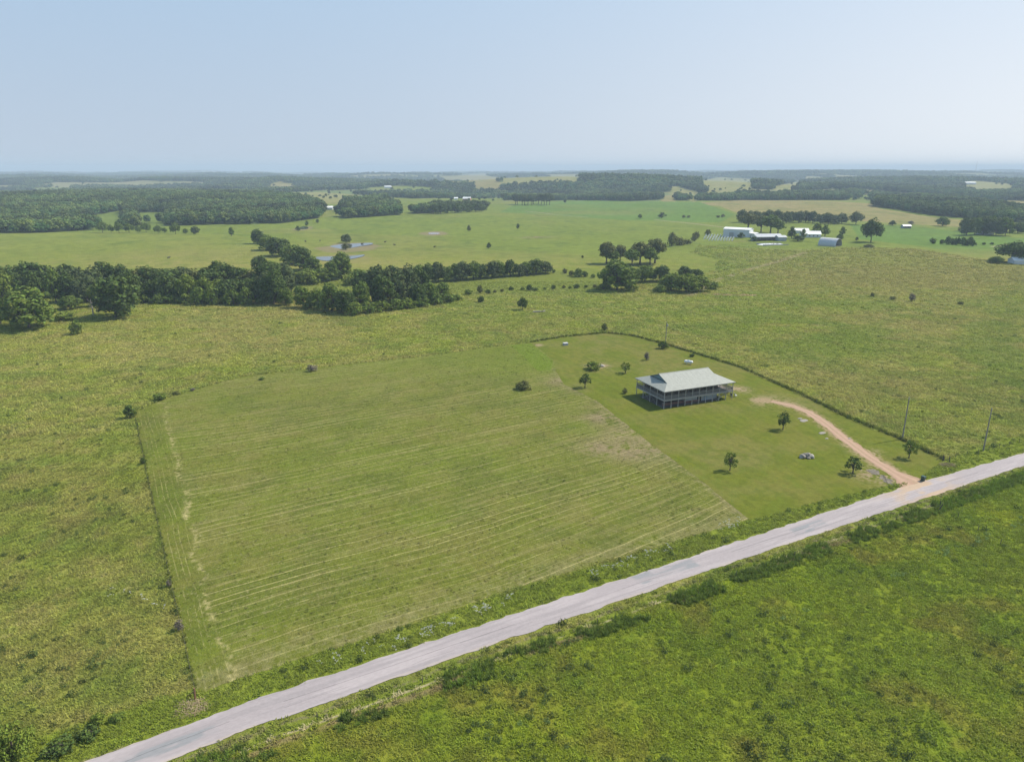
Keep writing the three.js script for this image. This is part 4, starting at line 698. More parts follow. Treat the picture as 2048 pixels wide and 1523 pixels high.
const metalRoof = new THREE.MeshStandardMaterial({ map: weather(0.315, 0.325, 0.285, 0.25, 3), bumpMap: ribTexture, bumpScale: 0.025, roughness: 0.6, metalness: 0, side: THREE.DoubleSide });
const deckWood = new THREE.MeshStandardMaterial({ map: weather(0.30, 0.27, 0.25, 0.4, 8), roughness: 0.9, side: THREE.DoubleSide });
const paleWood = std(0.36, 0.335, 0.31, 0.85), greySiding = new THREE.MeshStandardMaterial({ map: weather(0.42, 0.45, 0.47, 0.3, 12), roughness: 0.75, side: THREE.DoubleSide }), black = std(0.03, 0.03, 0.032, 0.55), porchShadeBrown = std(0.115, 0.088, 0.066, 0.8), glass = new THREE.MeshPhysicalMaterial({ color: 0xffffff, roughness: 0.03, transmission: 1, thickness: 0, ior: 1.5, side: THREE.DoubleSide }), brick = std(0.20, 0.105, 0.08, 0.9), tintedGlass = new THREE.MeshPhysicalMaterial({ color: new THREE.Color().setRGB(0.05, 0.055, 0.06), roughness: 0.08, side: THREE.DoubleSide }), white = std(0.72, 0.72, 0.70, 0.6), blueDoor = std(0.20, 0.30, 0.42, 0.6);  // upper walls and ceiling: brown darkened to stand in for porch shade
{
  const fl = onLand(43.2, -191.3), W = 25.2, D = 15.4, E = 5.35, RH = 2.95, x0 = 3.1, x1 = 20.9, v0 = 3.3, yv = E + RH * v0 / (D / 2), F = 2.75;
  const o = thing('house', 'two-storey house with pale green metal roof and wraparound wooden deck on the lawn', 'house', fl, Math.atan2(0.389, 0.921));
  const P = (x, y, v) => V(x, y, -v);
  mesh('roof', slab([P(0, E, 0), P(W, E, 0), P(x1, yv, v0), P(x1, E + RH, D / 2), P(x0, E + RH, D / 2), P(x0, yv, v0)], 0.1), metalRoof, o);
  mesh('roof', slab([P(W, E, D), P(0, E, D), P(x0, yv, D - v0), P(x0, E + RH, D / 2), P(x1, E + RH, D / 2), P(x1, yv, D - v0)], 0.1), metalRoof, o);
  mesh('porch_roof', slab([P(0, E, D), P(0, E, 0), P(x0, yv, v0), P(x0, yv, D - v0)], 0.1), metalRoof, o);
  mesh('porch_roof', slab([P(W, E, 0), P(W, E, D), P(x1, yv, D - v0), P(x1, yv, v0)], 0.1), metalRoof, o);
  for (const [gx, s] of [[x0 + 0.35, -1], [x1 - 0.35, 1]]) {
    const sh = new THREE.Shape([[v0 + 0.3, 0], [D - v0 - 0.3, 0], [D / 2, E + RH - yv - 0.14]].map(([a, b]) => new THREE.Vector2(a, b))), g = new THREE.ExtrudeGeometry(sh, { depth: 0.12, bevelEnabled: false }); g.rotateY(Math.PI / 2); g.translate(gx, yv - 0.02, 0); mesh('gable_wall', g, std(0.16, 0.24, 0.27, 0.6), o);
  }
  mesh('ridge_cap', bar(P(x0, E + RH + 0.02, D / 2), P(x1, E + RH + 0.02, D / 2), 0.09, 6), metalRoof, o);
  for (const v of [0.02, D - 0.02]) mesh('fascia', box(W, 0.2, 0.06, W / 2, E - 0.12, -v), paleWood, o);
  for (const x of [0.02, W - 0.02]) mesh('fascia', box(0.06, 0.2, D - 0.1, x, E - 0.12, -D / 2), paleWood, o);
  mesh('deck', box(W - 0.7, 0.14, D - 0.7, W / 2, F - 0.07, -D / 2), deckWood, o);
  for (const v of [0.4, D - 0.4]) mesh('deck_beam', box(W - 0.7, 0.28, 0.1, W / 2, F - 0.29, -v), paleWood, o);
  for (const x of [0.4, W - 0.4]) mesh('deck_beam', box(0.1, 0.28, D - 0.9, x, F - 0.29, -D / 2), paleWood, o);
  // posts carry the deck and the eaves all round
  const bays = 10, px = []; for (let i = 0; i <= bays; i++) px.push(0.5 + (W - 1) * i / bays);
  const pv = [0.5, 4.1, 7.7, 11.3, D - 0.5], posts = [];
  for (const x of px) posts.push([x, 0.5], [x, D - 0.5]);
  for (const v of pv.slice(1, -1)) posts.push([0.5, v], [W - 0.5, v]);
  for (const [x, v] of posts) mesh('post', box(0.16, E - 0.15, 0.16, x, (E - 0.15) / 2 - 0.1, -v), paleWood, o);
  // railing bay by bay
  const rail = (xa, va, xb, vb) => {
    const L = Math.hypot(xb - xa, vb - va) - 0.2, a = Math.atan2(vb - va, xb - xa), cx = (xa + xb) / 2, cv = (va + vb) / 2, r = new THREE.Group(); r.name = 'railing'; r.position.set(cx, F, -cv); r.rotation.y = a; o.add(r);
    mesh('top_rail', box(L, 0.06, 0.12, 0, 1.02, 0), paleWood, r); mesh('bottom_rail', box(L, 0.06, 0.06, 0, 0.14, 0), paleWood, r);
    const b = []; for (let s = -L / 2 + 0.08; s < L / 2; s += 0.17) b.push(box(0.055, 0.84, 0.05, s, 0.58, 0)); stuff(mesh('balusters', mergeGeometries(b), deckWood, r));
  };
  for (let i = 0; i < bays; i++) { rail(px[i], 0.46, px[i + 1], 0.46); if (i % 4 !== 2) rail(px[i], D - 0.46, px[i + 1], D - 0.46); }
  for (let i = 0; i < 4; i++) { rail(0.46, pv[i], 0.46, pv[i + 1]); rail(W - 0.46, pv[i], W - 0.46, pv[i + 1]); }
  // rooms on the deck: walls coloured dark to carry the porch shade, with wide windows
  const rx0 = 1.8, rx1 = 20.6, rv0 = 2.4, rv1 = 12.6;
  const run = (len, centres, w) => {                                 // a wall along x with real window openings, its foot at y = 0
    const out = [box(len, 0.66, 0.14, 0, 0.33, 0), box(len, 0.3, 0.14, 0, 2.39, 0)]; let from = -len / 2;
    for (const c of [...centres, null]) { const to = c === null ? len / 2 : c - w / 2; out.push(box(to - from, 1.58, 0.14, (from + to) / 2, 1.45, 0)); from = c === null ? 0 : c + w / 2; }
    return mergeGeometries(out);
  };
  const RX = (rx0 + rx1) / 2, RV = (rv0 + rv1) / 2, fw = [0, 1, 2, 3, 4, 5, 6].map((i) => 3.4 + i * 2.55), sw = [-3.1, 0, 3.1];
  mesh('wall', run(rx1 - rx0, fw.map((x) => x - RX), 1.86).translate(RX, F, -rv0), porchShadeBrown, o); mesh('wall', run(rx1 - rx0, [-6, 0, 6], 1.86).translate(RX, F, -rv1), porchShadeBrown, o);
  for (const x of [rx0, rx1]) mesh('wall', run(rv1 - rv0 - 0.16, sw, 1.86).rotateY(Math.PI / 2).translate(x, F, -RV), porchShadeBrown, o);
  mesh('ceiling', box(W - 0.6, 0.06, D - 0.6, W / 2, E - 0.16, -D / 2), porchShadeBrown, o);
  const win = (x, v, w, turn) => { const g = new THREE.Group(); g.name = 'window'; g.position.set(x, F + 1.45, -v); g.rotation.y = turn; o.add(g); mesh('frame', mergeGeometries([box(w + 0.16, 0.08, 0.18, 0, 0.74, 0), box(w + 0.16, 0.08, 0.18, 0, -0.74, 0), box(0.08, 1.4, 0.18, -w / 2 - 0.035, 0, 0), box(0.08, 1.4, 0.18, w / 2 + 0.035, 0, 0), box(0.05, 1.4, 0.06, 0, 0, 0)]), deckWood, g); mesh('pane', new THREE.PlaneGeometry(w, 1.4), glass, g); };
  for (const x of fw) win(x, rv0, 1.68, 0);
  for (const d of sw) { win(rx0, RV + d, 1.68, Math.PI / 2); win(rx1, RV + d, 1.68, Math.PI / 2); }
  // ground floor: a grey block under the right half, open posts under the left
  mesh('lower_wall', mergeGeometries([box(11.6, F - 0.2, 0.16, 14.9, (F - 0.2) / 2 - 0.1, -2.6), box(11.6, F - 0.2, 0.16, 14.9, (F - 0.2) / 2 - 0.1, -12.6), box(0.16, F - 0.2, 9.8, 20.6, (F - 0.2) / 2 - 0.1, -7.6)]), greySiding, o);
  mesh('lower_wall', box(0.16, F - 0.2, 9.8, 9.2, (F - 0.2) / 2 - 0.1, -7.6), greySiding, o);
  mesh('brick_base', box(7.4, 0.85, 0.2, 5.4, 0.35, -2.9), brick, o);
  const bp = mesh('brick_base', box(5.6, 0.7, 0.1, 11.8, 0.3, -2.44), brick, o); bp.userData.label = 'reddish brick strip at the foot of the grey wall';
  mesh('slab', box(20, 0.1, 12, 10.6, 0.03, -7.2), std(0.11, 0.095, 0.08, 0.95), o);
  const d1 = new THREE.Group(); d1.name = 'door'; d1.position.set(14.2, 0.98, -2.46); o.add(d1); mesh('panel', box(1.7, 2.05, 0.08), tintedGlass, d1); mesh('frame', mergeGeometries([box(0.1, 2.1, 0.1, -0.9, 0, 0), box(0.1, 2.1, 0.1, 0.9, 0, 0), box(1.9, 0.1, 0.1, 0, 1.08, 0)]), white, d1);
  const d2 = new THREE.Group(); d2.name = 'door'; d2.position.set(16.6, 0.98, -2.46); o.add(d2); mesh('panel', box(0.9, 2.05, 0.08), blueDoor, d2); mesh('handle', box(0.06, 0.16, 0.08, 0.34, 0, 0.06), black, d2);
  for (const v of [3.5, 6.5, 9.5, 12.2]) mesh('inner_post', box(0.2, F - 0.2, 0.2, 5, (F - 0.2) / 2 - 0.1, -v), deckWood, o);
  for (const [va, vb] of [[4.1, 7.7], [7.7, 11.3]]) { mesh('brace', bar(P(0.55, 0.1, va), P(0.55, F - 0.4, vb), 0.05), deckWood, o); mesh('brace', bar(P(0.55, 0.1, vb), P(0.55, F - 0.4, va), 0.05), deckWood, o); }
  // stairs down from the open deck end
  const st = new THREE.Group(); st.name = 'stairs'; st.position.set(W - 3.4, 0, -1.4); o.add(st);
  for (let i = 0; i < 11; i++) mesh('step', box(0.34, 0.05, 1.3, -2.3 + i * 0.36, 0.2 + i * 0.24, 0), deckWood, st);
  for (const z of [-0.68, 0.68]) mesh('stringer', bar(V(-2.6, 0.05, z), V(1.6, 2.75, z), 0.07), paleWood, st);
}
// things standing about the house, in its own directions
const houseAt = (x, v, y = 0) => { const p = onLand(43.2 + 0.921 * x - 0.389 * v, -191.3 - 0.389 * x - 0.921 * v); p.y += y; return p; };
const HT = Math.atan2(0.389, 0.921), plasticWhite = std(0.74, 0.74, 0.73, 0.45), grey = std(0.33, 0.33, 0.33, 0.8);
{
  const g = thing('barbecue_grill', 'black barbecue grill standing on the grass at the deck end of the house', 'grill', houseAt(26.0, 4.6), HT);
  mesh('hood', new THREE.SphereGeometry(0.42, 14, 8, 0, 6.29, 0, 1.6).scale(1.3, 0.9, 1).translate(0, 0.92, 0), black, g); mesh('fire_box', box(1.06, 0.34, 0.72, 0, 0.72, 0), black, g); mesh('side_shelf', box(0.5, 0.04, 0.6, 0.82, 0.84, 0), grey, g); for (const x of [-0.45, 0.45]) for (const z of [-0.3, 0.3]) mesh('leg', box(0.05, 0.6, 0.05, x, 0.26, z), black, g);
  for (const [x, v, t] of [[26.7, 3.2, 0.4], [27.4, 2.0, 1.5], [25.9, 2.1, -0.7]]) {
    const c = thing('patio_chair', t > 1 ? 'white patio chair on the grass beyond the deck stairs' : t > 0 ? 'dark patio chair on the grass beside the barbecue grill' : 'dark patio chair on the grass nearest the deck stairs', 'chair', houseAt(x, v), HT + t), m = t > 1 ? plasticWhite : black;
    mesh('seat', box(0.56, 0.05, 0.54, 0, 0.43, 0), m, c); mesh('backrest', box(0.56, 0.6, 0.05, 0, 0.76, -0.27).rotateX(-0.12), m, c); for (const a of [-0.25, 0.25]) { mesh('armrest', box(0.06, 0.04, 0.5, a * 1.1, 0.66, 0), m, c); for (const b of [-0.24, 0.24]) mesh('leg', box(0.05, 0.5, 0.05, a, 0.19, b), m, c); }
  }
  const m = thing('firewood_stack', 'low stack of firewood on the shaded ground under the open end of the house', 'firewood', houseAt(3.2, 3.6), HT); for (let i = 0; i < 22; i++) { const l = new THREE.CylinderGeometry(0.12, 0.12, 0.5, 7).rotateX(Math.PI / 2).translate(-1.1 + (i % 8) * 0.27 + (i > 7 ? 0.13 : 0), 0.2 + Math.floor(i / 8) * 0.22, 0); mesh('log', l, deckWood, m); }
}

// propane tank
{
  const p = survey(1377, 728), g = thing('propane_tank', 'long white propane tank on legs on the lawn behind the house', 'propane tank', p, 0.62 - Math.PI);
  g.rotation.y = -0.5;
  mesh('tank', new THREE.CapsuleGeometry(0.52, 2.1, 10, 24).rotateZ(Math.PI / 2).translate(0, 0.92, 0), plasticWhite, g); mesh('valve_dome', new THREE.CylinderGeometry(0.2, 0.24, 0.3, 16).translate(0, 1.52, 0), std(0.5, 0.55, 0.62, 0.4), g);
  for (const x of [-0.75, 0.75]) mesh('foot', box(0.12, 0.55, 0.7, x, 0.2, 0), grey, g); for (const x of [-0.6, 0.6]) mesh('lifting_lug', box(0.12, 0.12, 0.04, x, 1.46, 0), plasticWhite, g);
}
// wheeled bin at the mouth of the drive
{
  const p = survey(1846, 962), g = thing('wheeled_bin', 'dark green wheeled rubbish bin beside the mouth of the dirt drive', 'rubbish bin', p, 0.5), green = std(0.018, 0.055, 0.042, 0.5);
  const b = new THREE.BoxGeometry(0.66, 1.05, 0.74), a = b.attributes.position; for (let i = 0; i < a.count; i++) if (a.getY(i) < 0) { a.setX(i, a.getX(i) * 0.82); a.setZ(i, a.getZ(i) * 0.8); } b.computeVertexNormals(); b.translate(0, 0.62, 0);
  mesh('body', b, green, g); mesh('lid', box(0.72, 0.09, 0.84, 0, 1.19, 0.03).rotateX(0.02), std(0.02, 0.062, 0.05, 0.4), g); mesh('handle', bar(V(-0.3, 1.12, -0.46), V(0.3, 1.12, -0.46), 0.025), green, g); for (const x of [-0.3, 0.3]) mesh('wheel', new THREE.CylinderGeometry(0.14, 0.14, 0.08, 14).rotateZ(Math.PI / 2).translate(x * 1.1, 0.13, -0.34), black, g);
}
// rocks
function boulder(seed, sx, sy, sz) { const g = new THREE.IcosahedronGeometry(1, 3), a = g.attributes.position, v = V(0, 0, 0); for (let i = 0; i < a.count; i++) { v.fromBufferAttribute(a, i); const n = 0.72 + 0.34 * vn(v.x * 1.3 + seed * 7.7, v.y * 1.3 + v.z * 1.1 + 9) + 0.22 * vn(v.x * 3.3 + seed, v.z * 3.3 - v.y * 2.9 + 30); a.setXYZ(i, v.x * n * sx, v.y * n * sy, v.z * n * sz); } g.computeVertexNormals(); return g; }
const stone = std(0.25, 0.225, 0.19, 0.95), stoneB = std(0.20, 0.18, 0.155, 0.95), stoneC = std(0.36, 0.33, 0.28, 0.95);
{
  const p = survey(1613, 915), g = thing('rock_pile', 'heap of pale boulders alone on the front lawn', 'rock pile', p);
  [[-0.9, 0.4, 0.1, 0.8, 0.55, 0.7], [0.1, 0.45, -0.2, 0.85, 0.7, 0.75], [0.9, 0.42, 0.05, 0.75, 0.6, 0.7], [0.35, 0.85, -0.1, 0.6, 0.42, 0.55], [-0.35, 0.72, -0.25, 0.55, 0.4, 0.5], [-1.35, 0.22, 0.35, 0.42, 0.32, 0.4], [1.35, 0.25, 0.4, 0.4, 0.32, 0.42], [0.3, 0.2, 0.7, 0.5, 0.28, 0.36]].forEach(([x, y, z, a, b, c], i) => mesh('boulder', boulder(i + 1, a, b, c).translate(x, y, z), [stone, stoneB, stoneC][i % 3], g));
  const q = survey(1204, 733); const w = mesh('rock', boulder(21, 0.85, 0.5, 0.6).translate(0, 0.28, 0), stoneC); w.position.copy(q); tag(w, 'white rock lying beside a leafy bush on the lawn', 'rock');
  for (const [x, y, a, l] of [[1608, 841, 1.5, 'long flat pale rock flush with the grass beside the upper drive'], [1600, 837, 0.8, 'small flat pale rock at the end of the long flat rock by the drive'], [1645, 866, 1.1, 'flat grey rock in the grass on the house side of the drive'], [1654, 877, 0.6, 'little flat rock in the grass just downhill of a flat grey rock'], [1699, 877, 0.55, 'lone white stone on the grass between drive and fence']]) { const r = mesh('flat_rock', boulder(x % 17, a, 0.16, a * 0.6).translate(0, 0.04, 0), stone); r.position.copy(survey(x, y)); r.rotation.y = 0.5; tag(r, l, 'rock'); }
  const bm = new THREE.MeshStandardMaterial({ map: weather(0.24, 0.205, 0.155, 0.8, 31), roughness: 0.95 }); bm.map.repeat.set(0.22, 0.22);
  for (const [bed, l] of [[[[1734, 940], [1742, 938], [1756, 943], [1760, 948], [1752, 950], [1740, 945]], 'small bare grey bedrock slab in the grass beside the lower drive'], [[[1757, 951], [1764, 949], [1776, 956], [1791, 967], [1786, 970], [1774, 966], [1764, 958]], 'long bare grey bedrock slab in the grass where the drive meets the road']]) {
    const pts = new THREE.CatmullRomCurve3(lineOf(bed), true).getPoints(70).map((v) => V(v.x + (vn(v.x * 2.3, v.z * 2.3) - 0.5) * 1.3, v.y, v.z + (vn(v.x * 2.3 + 40, v.z * 2.3) - 0.5) * 1.3)), sg = new THREE.ExtrudeGeometry(new THREE.Shape(pts.map((v) => new THREE.Vector2(v.x, -v.z))), { depth: 0.1, bevelEnabled: false }); sg.rotateX(-Math.PI / 2); sg.translate(0, pts[0].y - 0.03, 0);
    tag(mesh('rock_slab', sg, bm), l, 'rock');
  }
  const box1 = thing('well_cover', 'small grey concrete block with a lid on the far lawn', 'concrete block', survey(1131, 690), 0.3); mesh('block', box(1.7, 0.9, 1.5, 0, 0.4, 0), std(0.36, 0.36, 0.36, 0.9), box1); mesh('lid', box(1.85, 0.12, 1.65, 0, 0.91, 0), std(0.46, 0.46, 0.46, 0.9), box1);
  const lg = survey(1078, 624), lo = thing('fallen_log', 'pale fallen log in the pasture beside a small dark tree', 'log', lg, 0.15); mesh('trunk', limb([V(-3, 0.3, 0), V(0, 0.35, 0.2), V(3.2, 0.25, 0)], [0.34, 0.3, 0.18], 8), palebark, lo); for (const [x, a] of [[1, 1], [2.2, -1]]) mesh('branch', limb([V(x, 0.3, 0), V(x + 0.8, 0.8, a * 0.9), V(x + 1.2, 1.0, a * 1.8)], [0.12, 0.08, 0.03], 5), palebark, lo);
}

// utility poles
const poleWood = std(0.24, 0.215, 0.195, 0.95);
function pole(base, top, label, gear) {
  const p = survey(...base), H = (base[1] - top) / (perMetre(p) * 0.955), g = thing('utility_pole', label, 'utility pole', p, 0.5);
  mesh('shaft', new THREE.CylinderGeometry(0.11, 0.17, H + 0.6, 10).translate(0, H / 2 - 0.3, 0), poleWood, g);
  if (gear) { mesh('transformer', new THREE.CylinderGeometry(0.26, 0.26, 0.85, 14).translate(0.36, H - 1.3, 0), grey, g); mesh('insulator', new THREE.CylinderGeometry(0.05, 0.08, 0.25, 8).translate(0, H + 0.12, 0), grey, g); } else { mesh('insulator', new THREE.CylinderGeometry(0.05, 0.08, 0.25, 8).translate(0, H + 0.12, 0), grey, g); mesh('bracket', bar(V(-0.02, H - 0.5, 0), V(0.45, H - 0.35, 0), 0.03), grey, g); }
  return V(p.x, p.y + H, p.z);
}
const topA = pole([1805, 878], 795, 'grey wooden utility pole on the fence line near the end of the drive'), topB = pole([1967, 901], 816, 'grey wooden utility pole beside the paved road verge'), topC = pole([1331, 690], 645, 'grey utility pole with transformer at the fence behind the house', true);
function wire(a, b, sag, label, group) { const pts = []; for (let i = 0; i <= 16; i++) { const t = i / 16; pts.push(V(lerp(a.x, b.x, t), lerp(a.y, b.y, t) - sag * 4 * t * (1 - t), lerp(a.z, b.z, t))); } const m = mesh('power_line', new THREE.TubeGeometry(new THREE.CatmullRomCurve3(pts), 24, 0.012, 4), black); tag(m, label, 'wire'); }
wire(topA, topB, 0.6, 'thin power line strung between the two poles by the road'); wire(topA, topC, 2.0, 'long thin power line from the road pole to the pole behind the house');

// fences: posts and strands
const rusty = std(0.22, 0.105, 0.065, 0.9), darkPost = std(0.085, 0.075, 0.066, 0.95);
function fence(line, step, label, { height = 1.15, r = 0.045, material = darkPost, strands = 4, seed = 3 } = {}) {
  const g = thing('wire_fence', label, 'fence', V(0, 0, 0)), pts = along(line, step, 0.1, seed), q = rng(seed), post = new THREE.CylinderGeometry(r * 0.85, r, height + 0.35, 6).translate(0, (height - 0.35) / 2, 0);
  for (const p of pts) { const m = mesh('post', post, material, g); m.position.copy(p); m.rotation.set((q() - 0.5) * 0.1, q() * 3, (q() - 0.5) * 0.1); }
  for (let s = 0; s < strands; s++) { const w = []; for (let i = 0; i + 1 < pts.length; i++) { const y = height * (0.25 + 0.7 * s / (strands - 1)); w.push(bar(V(pts[i].x, pts[i].y + y, pts[i].z), V(pts[i + 1].x, pts[i + 1].y + y, pts[i + 1].z), 0.004, 3)); } mesh('strand', mergeGeometries(w), darkPost, g); }
  return g;
}
fence([...lawnFence], 4.5, 'wire fence with dark posts along the uncut grass behind house and drive');
fence(lineOf([[1205, 666], [1130, 673], [1065, 684]]), 3.2, 'wire fence with close dark posts across the far end of the lawn', { r: 0.06 });
fence(hayEdge, 6, 'wire fence with thin posts down the long side of the hay field', { seed: 9, r: 0.035 });
fence(hayEdgeTop, 7, 'wire fence with thin posts across the far side of the hay field', { seed: 19, r: 0.035 });
fence(lineOf([[1880, 1012], [1945, 1055], [1983, 1078], [2023, 1103], [2080, 1138]]), 5.2, 'wire fence with dark posts leading away from the road across the near pasture', { r: 0.06, strands: 3, seed: 21 });
fence(lineOf([[1888, 921], [1960, 905], [2060, 880]]), 4, 'wire fence along the weedy roadside bank below the power poles', { r: 0.05, seed: 23 });
fence(lineOf([[1400, 488], [1470, 492], [1520, 496], [1600, 500], [1690, 494]]), 9, 'wire fence in the grass below the farm buildings', { r: 0.09, seed: 29 });
fence(lineOf([[1880, 1012], [1700, 1075], [1400, 1178], [1000, 1315], [700, 1415], [483, 1492], [330, 1550]]), 14, 'sparse wire fence along the near side of the paved road', { r: 0.05, strands: 3, seed: 31 });
for (const [x, y, hgt, lean, m, l] of [[390, 1398, 1.75, 0.05, rusty, 'rusty steel corner post beside dead grass at the hay field corner'], [1886, 921, 1.5, 0.02, darkPost, 'dark wooden corner post at the lawn corner near the road'], [1899, 924, 1.35, -0.08, darkPost, 'leaning wooden brace post next to the lawn corner post'], [1878, 1020, 1.5, 0.42, darkPost, 'thick dark leaning post at the road end of the pasture fence']]) {
  const g = thing('corner_post', l, 'post', survey(x, y), 0); mesh('shaft', new THREE.CylinderGeometry(0.09, 0.11, hgt + 0.4, 9).translate(0, hgt / 2 - 0.2, 0).rotateZ(-lean), m, g); mesh('brace', bar(V(0.05, hgt * 0.7, 0), V(-1.3, 0.05, -0.5), 0.05, 6), m, g);
}
// dead grass heaps by the corner posts
for (const [x, y, n, w, l] of [[384, 1416, 420, 2.2, 'heap of dead straw-coloured grass at the foot of the rusty corner post'], [1896, 930, 300, 1.9, 'heap of dry brown brush at the lawn corner posts']]) {
  const q = rng(x), parts = []; for (let i = 0; i < n; i++) { const a = q() * 6.28, d = Math.sqrt(q()) * w, X = Math.cos(a) * d, Z = Math.sin(a) * d * 0.7, y0 = 0.03 + (1 - d / w) * 0.35 * q(), t = q() * 6.28, L = 0.25 + 0.5 * q(); parts.push(bar(V(X, y0, Z), V(X + Math.cos(t) * L, y0 + 0.25 * q(), Z + Math.sin(t) * L), 0.016, 3)); }
  const m = mesh('dead_brush', mergeGeometries(parts), x > 1000 ? std(0.30, 0.22, 0.15, 0.95) : std(0.42, 0.32, 0.20, 0.95)); m.position.copy(survey(x, y)); tag(m, l, 'dead brush');
}

// ---------------------------------------------------------------- the farm beyond the pasture
const tin = new THREE.MeshStandardMaterial({ map: weather(0.55, 0.56, 0.56, 0.25, 41), bumpMap: ribTexture, bumpScale: 0.03, roughness: 0.45, metalness: 0.3, side: THREE.DoubleSide }), whiteWall = new THREE.MeshStandardMaterial({ map: weather(0.66, 0.68, 0.70, 0.15, 51), roughness: 0.7, side: THREE.DoubleSide }), rustRoof = std(0.36, 0.15, 0.11, 0.8);
// a shed: w along its own x, d deep, eaves e, ridge r above the eaves; open: a gap in the long near wall
function shed(name, label, category, base, turn, w, d, e, r, roof, wall, open) {
  const p = base.isVector3 ? base : survey(...base), g = thing(name, label, category, p, turn), t = 0.2;
  const gable = (x) => { const s = new THREE.Shape([[-d / 2, -0.6], [d / 2, -0.6], [d / 2, e], [0, e + r], [-d / 2, e]].map(([a, b]) => new THREE.Vector2(a, b))), q = new THREE.ExtrudeGeometry(s, { depth: t, bevelEnabled: false }); q.rotateY(-Math.PI / 2); q.translate(x, 0, 0); return q; };
  mesh('wall', gable(-w / 2 + t), wall, g); mesh('wall', gable(w / 2), wall, g); mesh('wall', box(w - 2 * t, e + 0.6, t, 0, (e - 0.6) / 2, -d / 2 + t / 2), wall, g);
  if (!open) mesh('wall', box(w - 2 * t, e + 0.6, t, 0, (e - 0.6) / 2, d / 2 - t / 2), wall, g);
  else { mesh('lintel', box(w - 2 * t, e * 0.16, t, 0, e * 0.92, d / 2 - t / 2), wall, g); for (let i = 1; i < 5; i++) mesh('post', box(0.3, e + 0.5, 0.3, -w / 2 + w * i / 5, e / 2 - 0.25, d / 2 - 0.3), poleWood, g); }
  const o = 0.5; for (const s of [1, -1]) mesh('roof', slab([V(-w / 2 - o, e - r * o / (d / 2), s * (d / 2 + o)), V(w / 2 + o, e - r * o / (d / 2), s * (d / 2 + o)), V(w / 2 + o, e + r + 0.06, 0), V(-w / 2 - o, e + r + 0.06, 0)].map((v) => v.setY(v.y + 0.14)), 0.12), roof, g);
  return g;
}
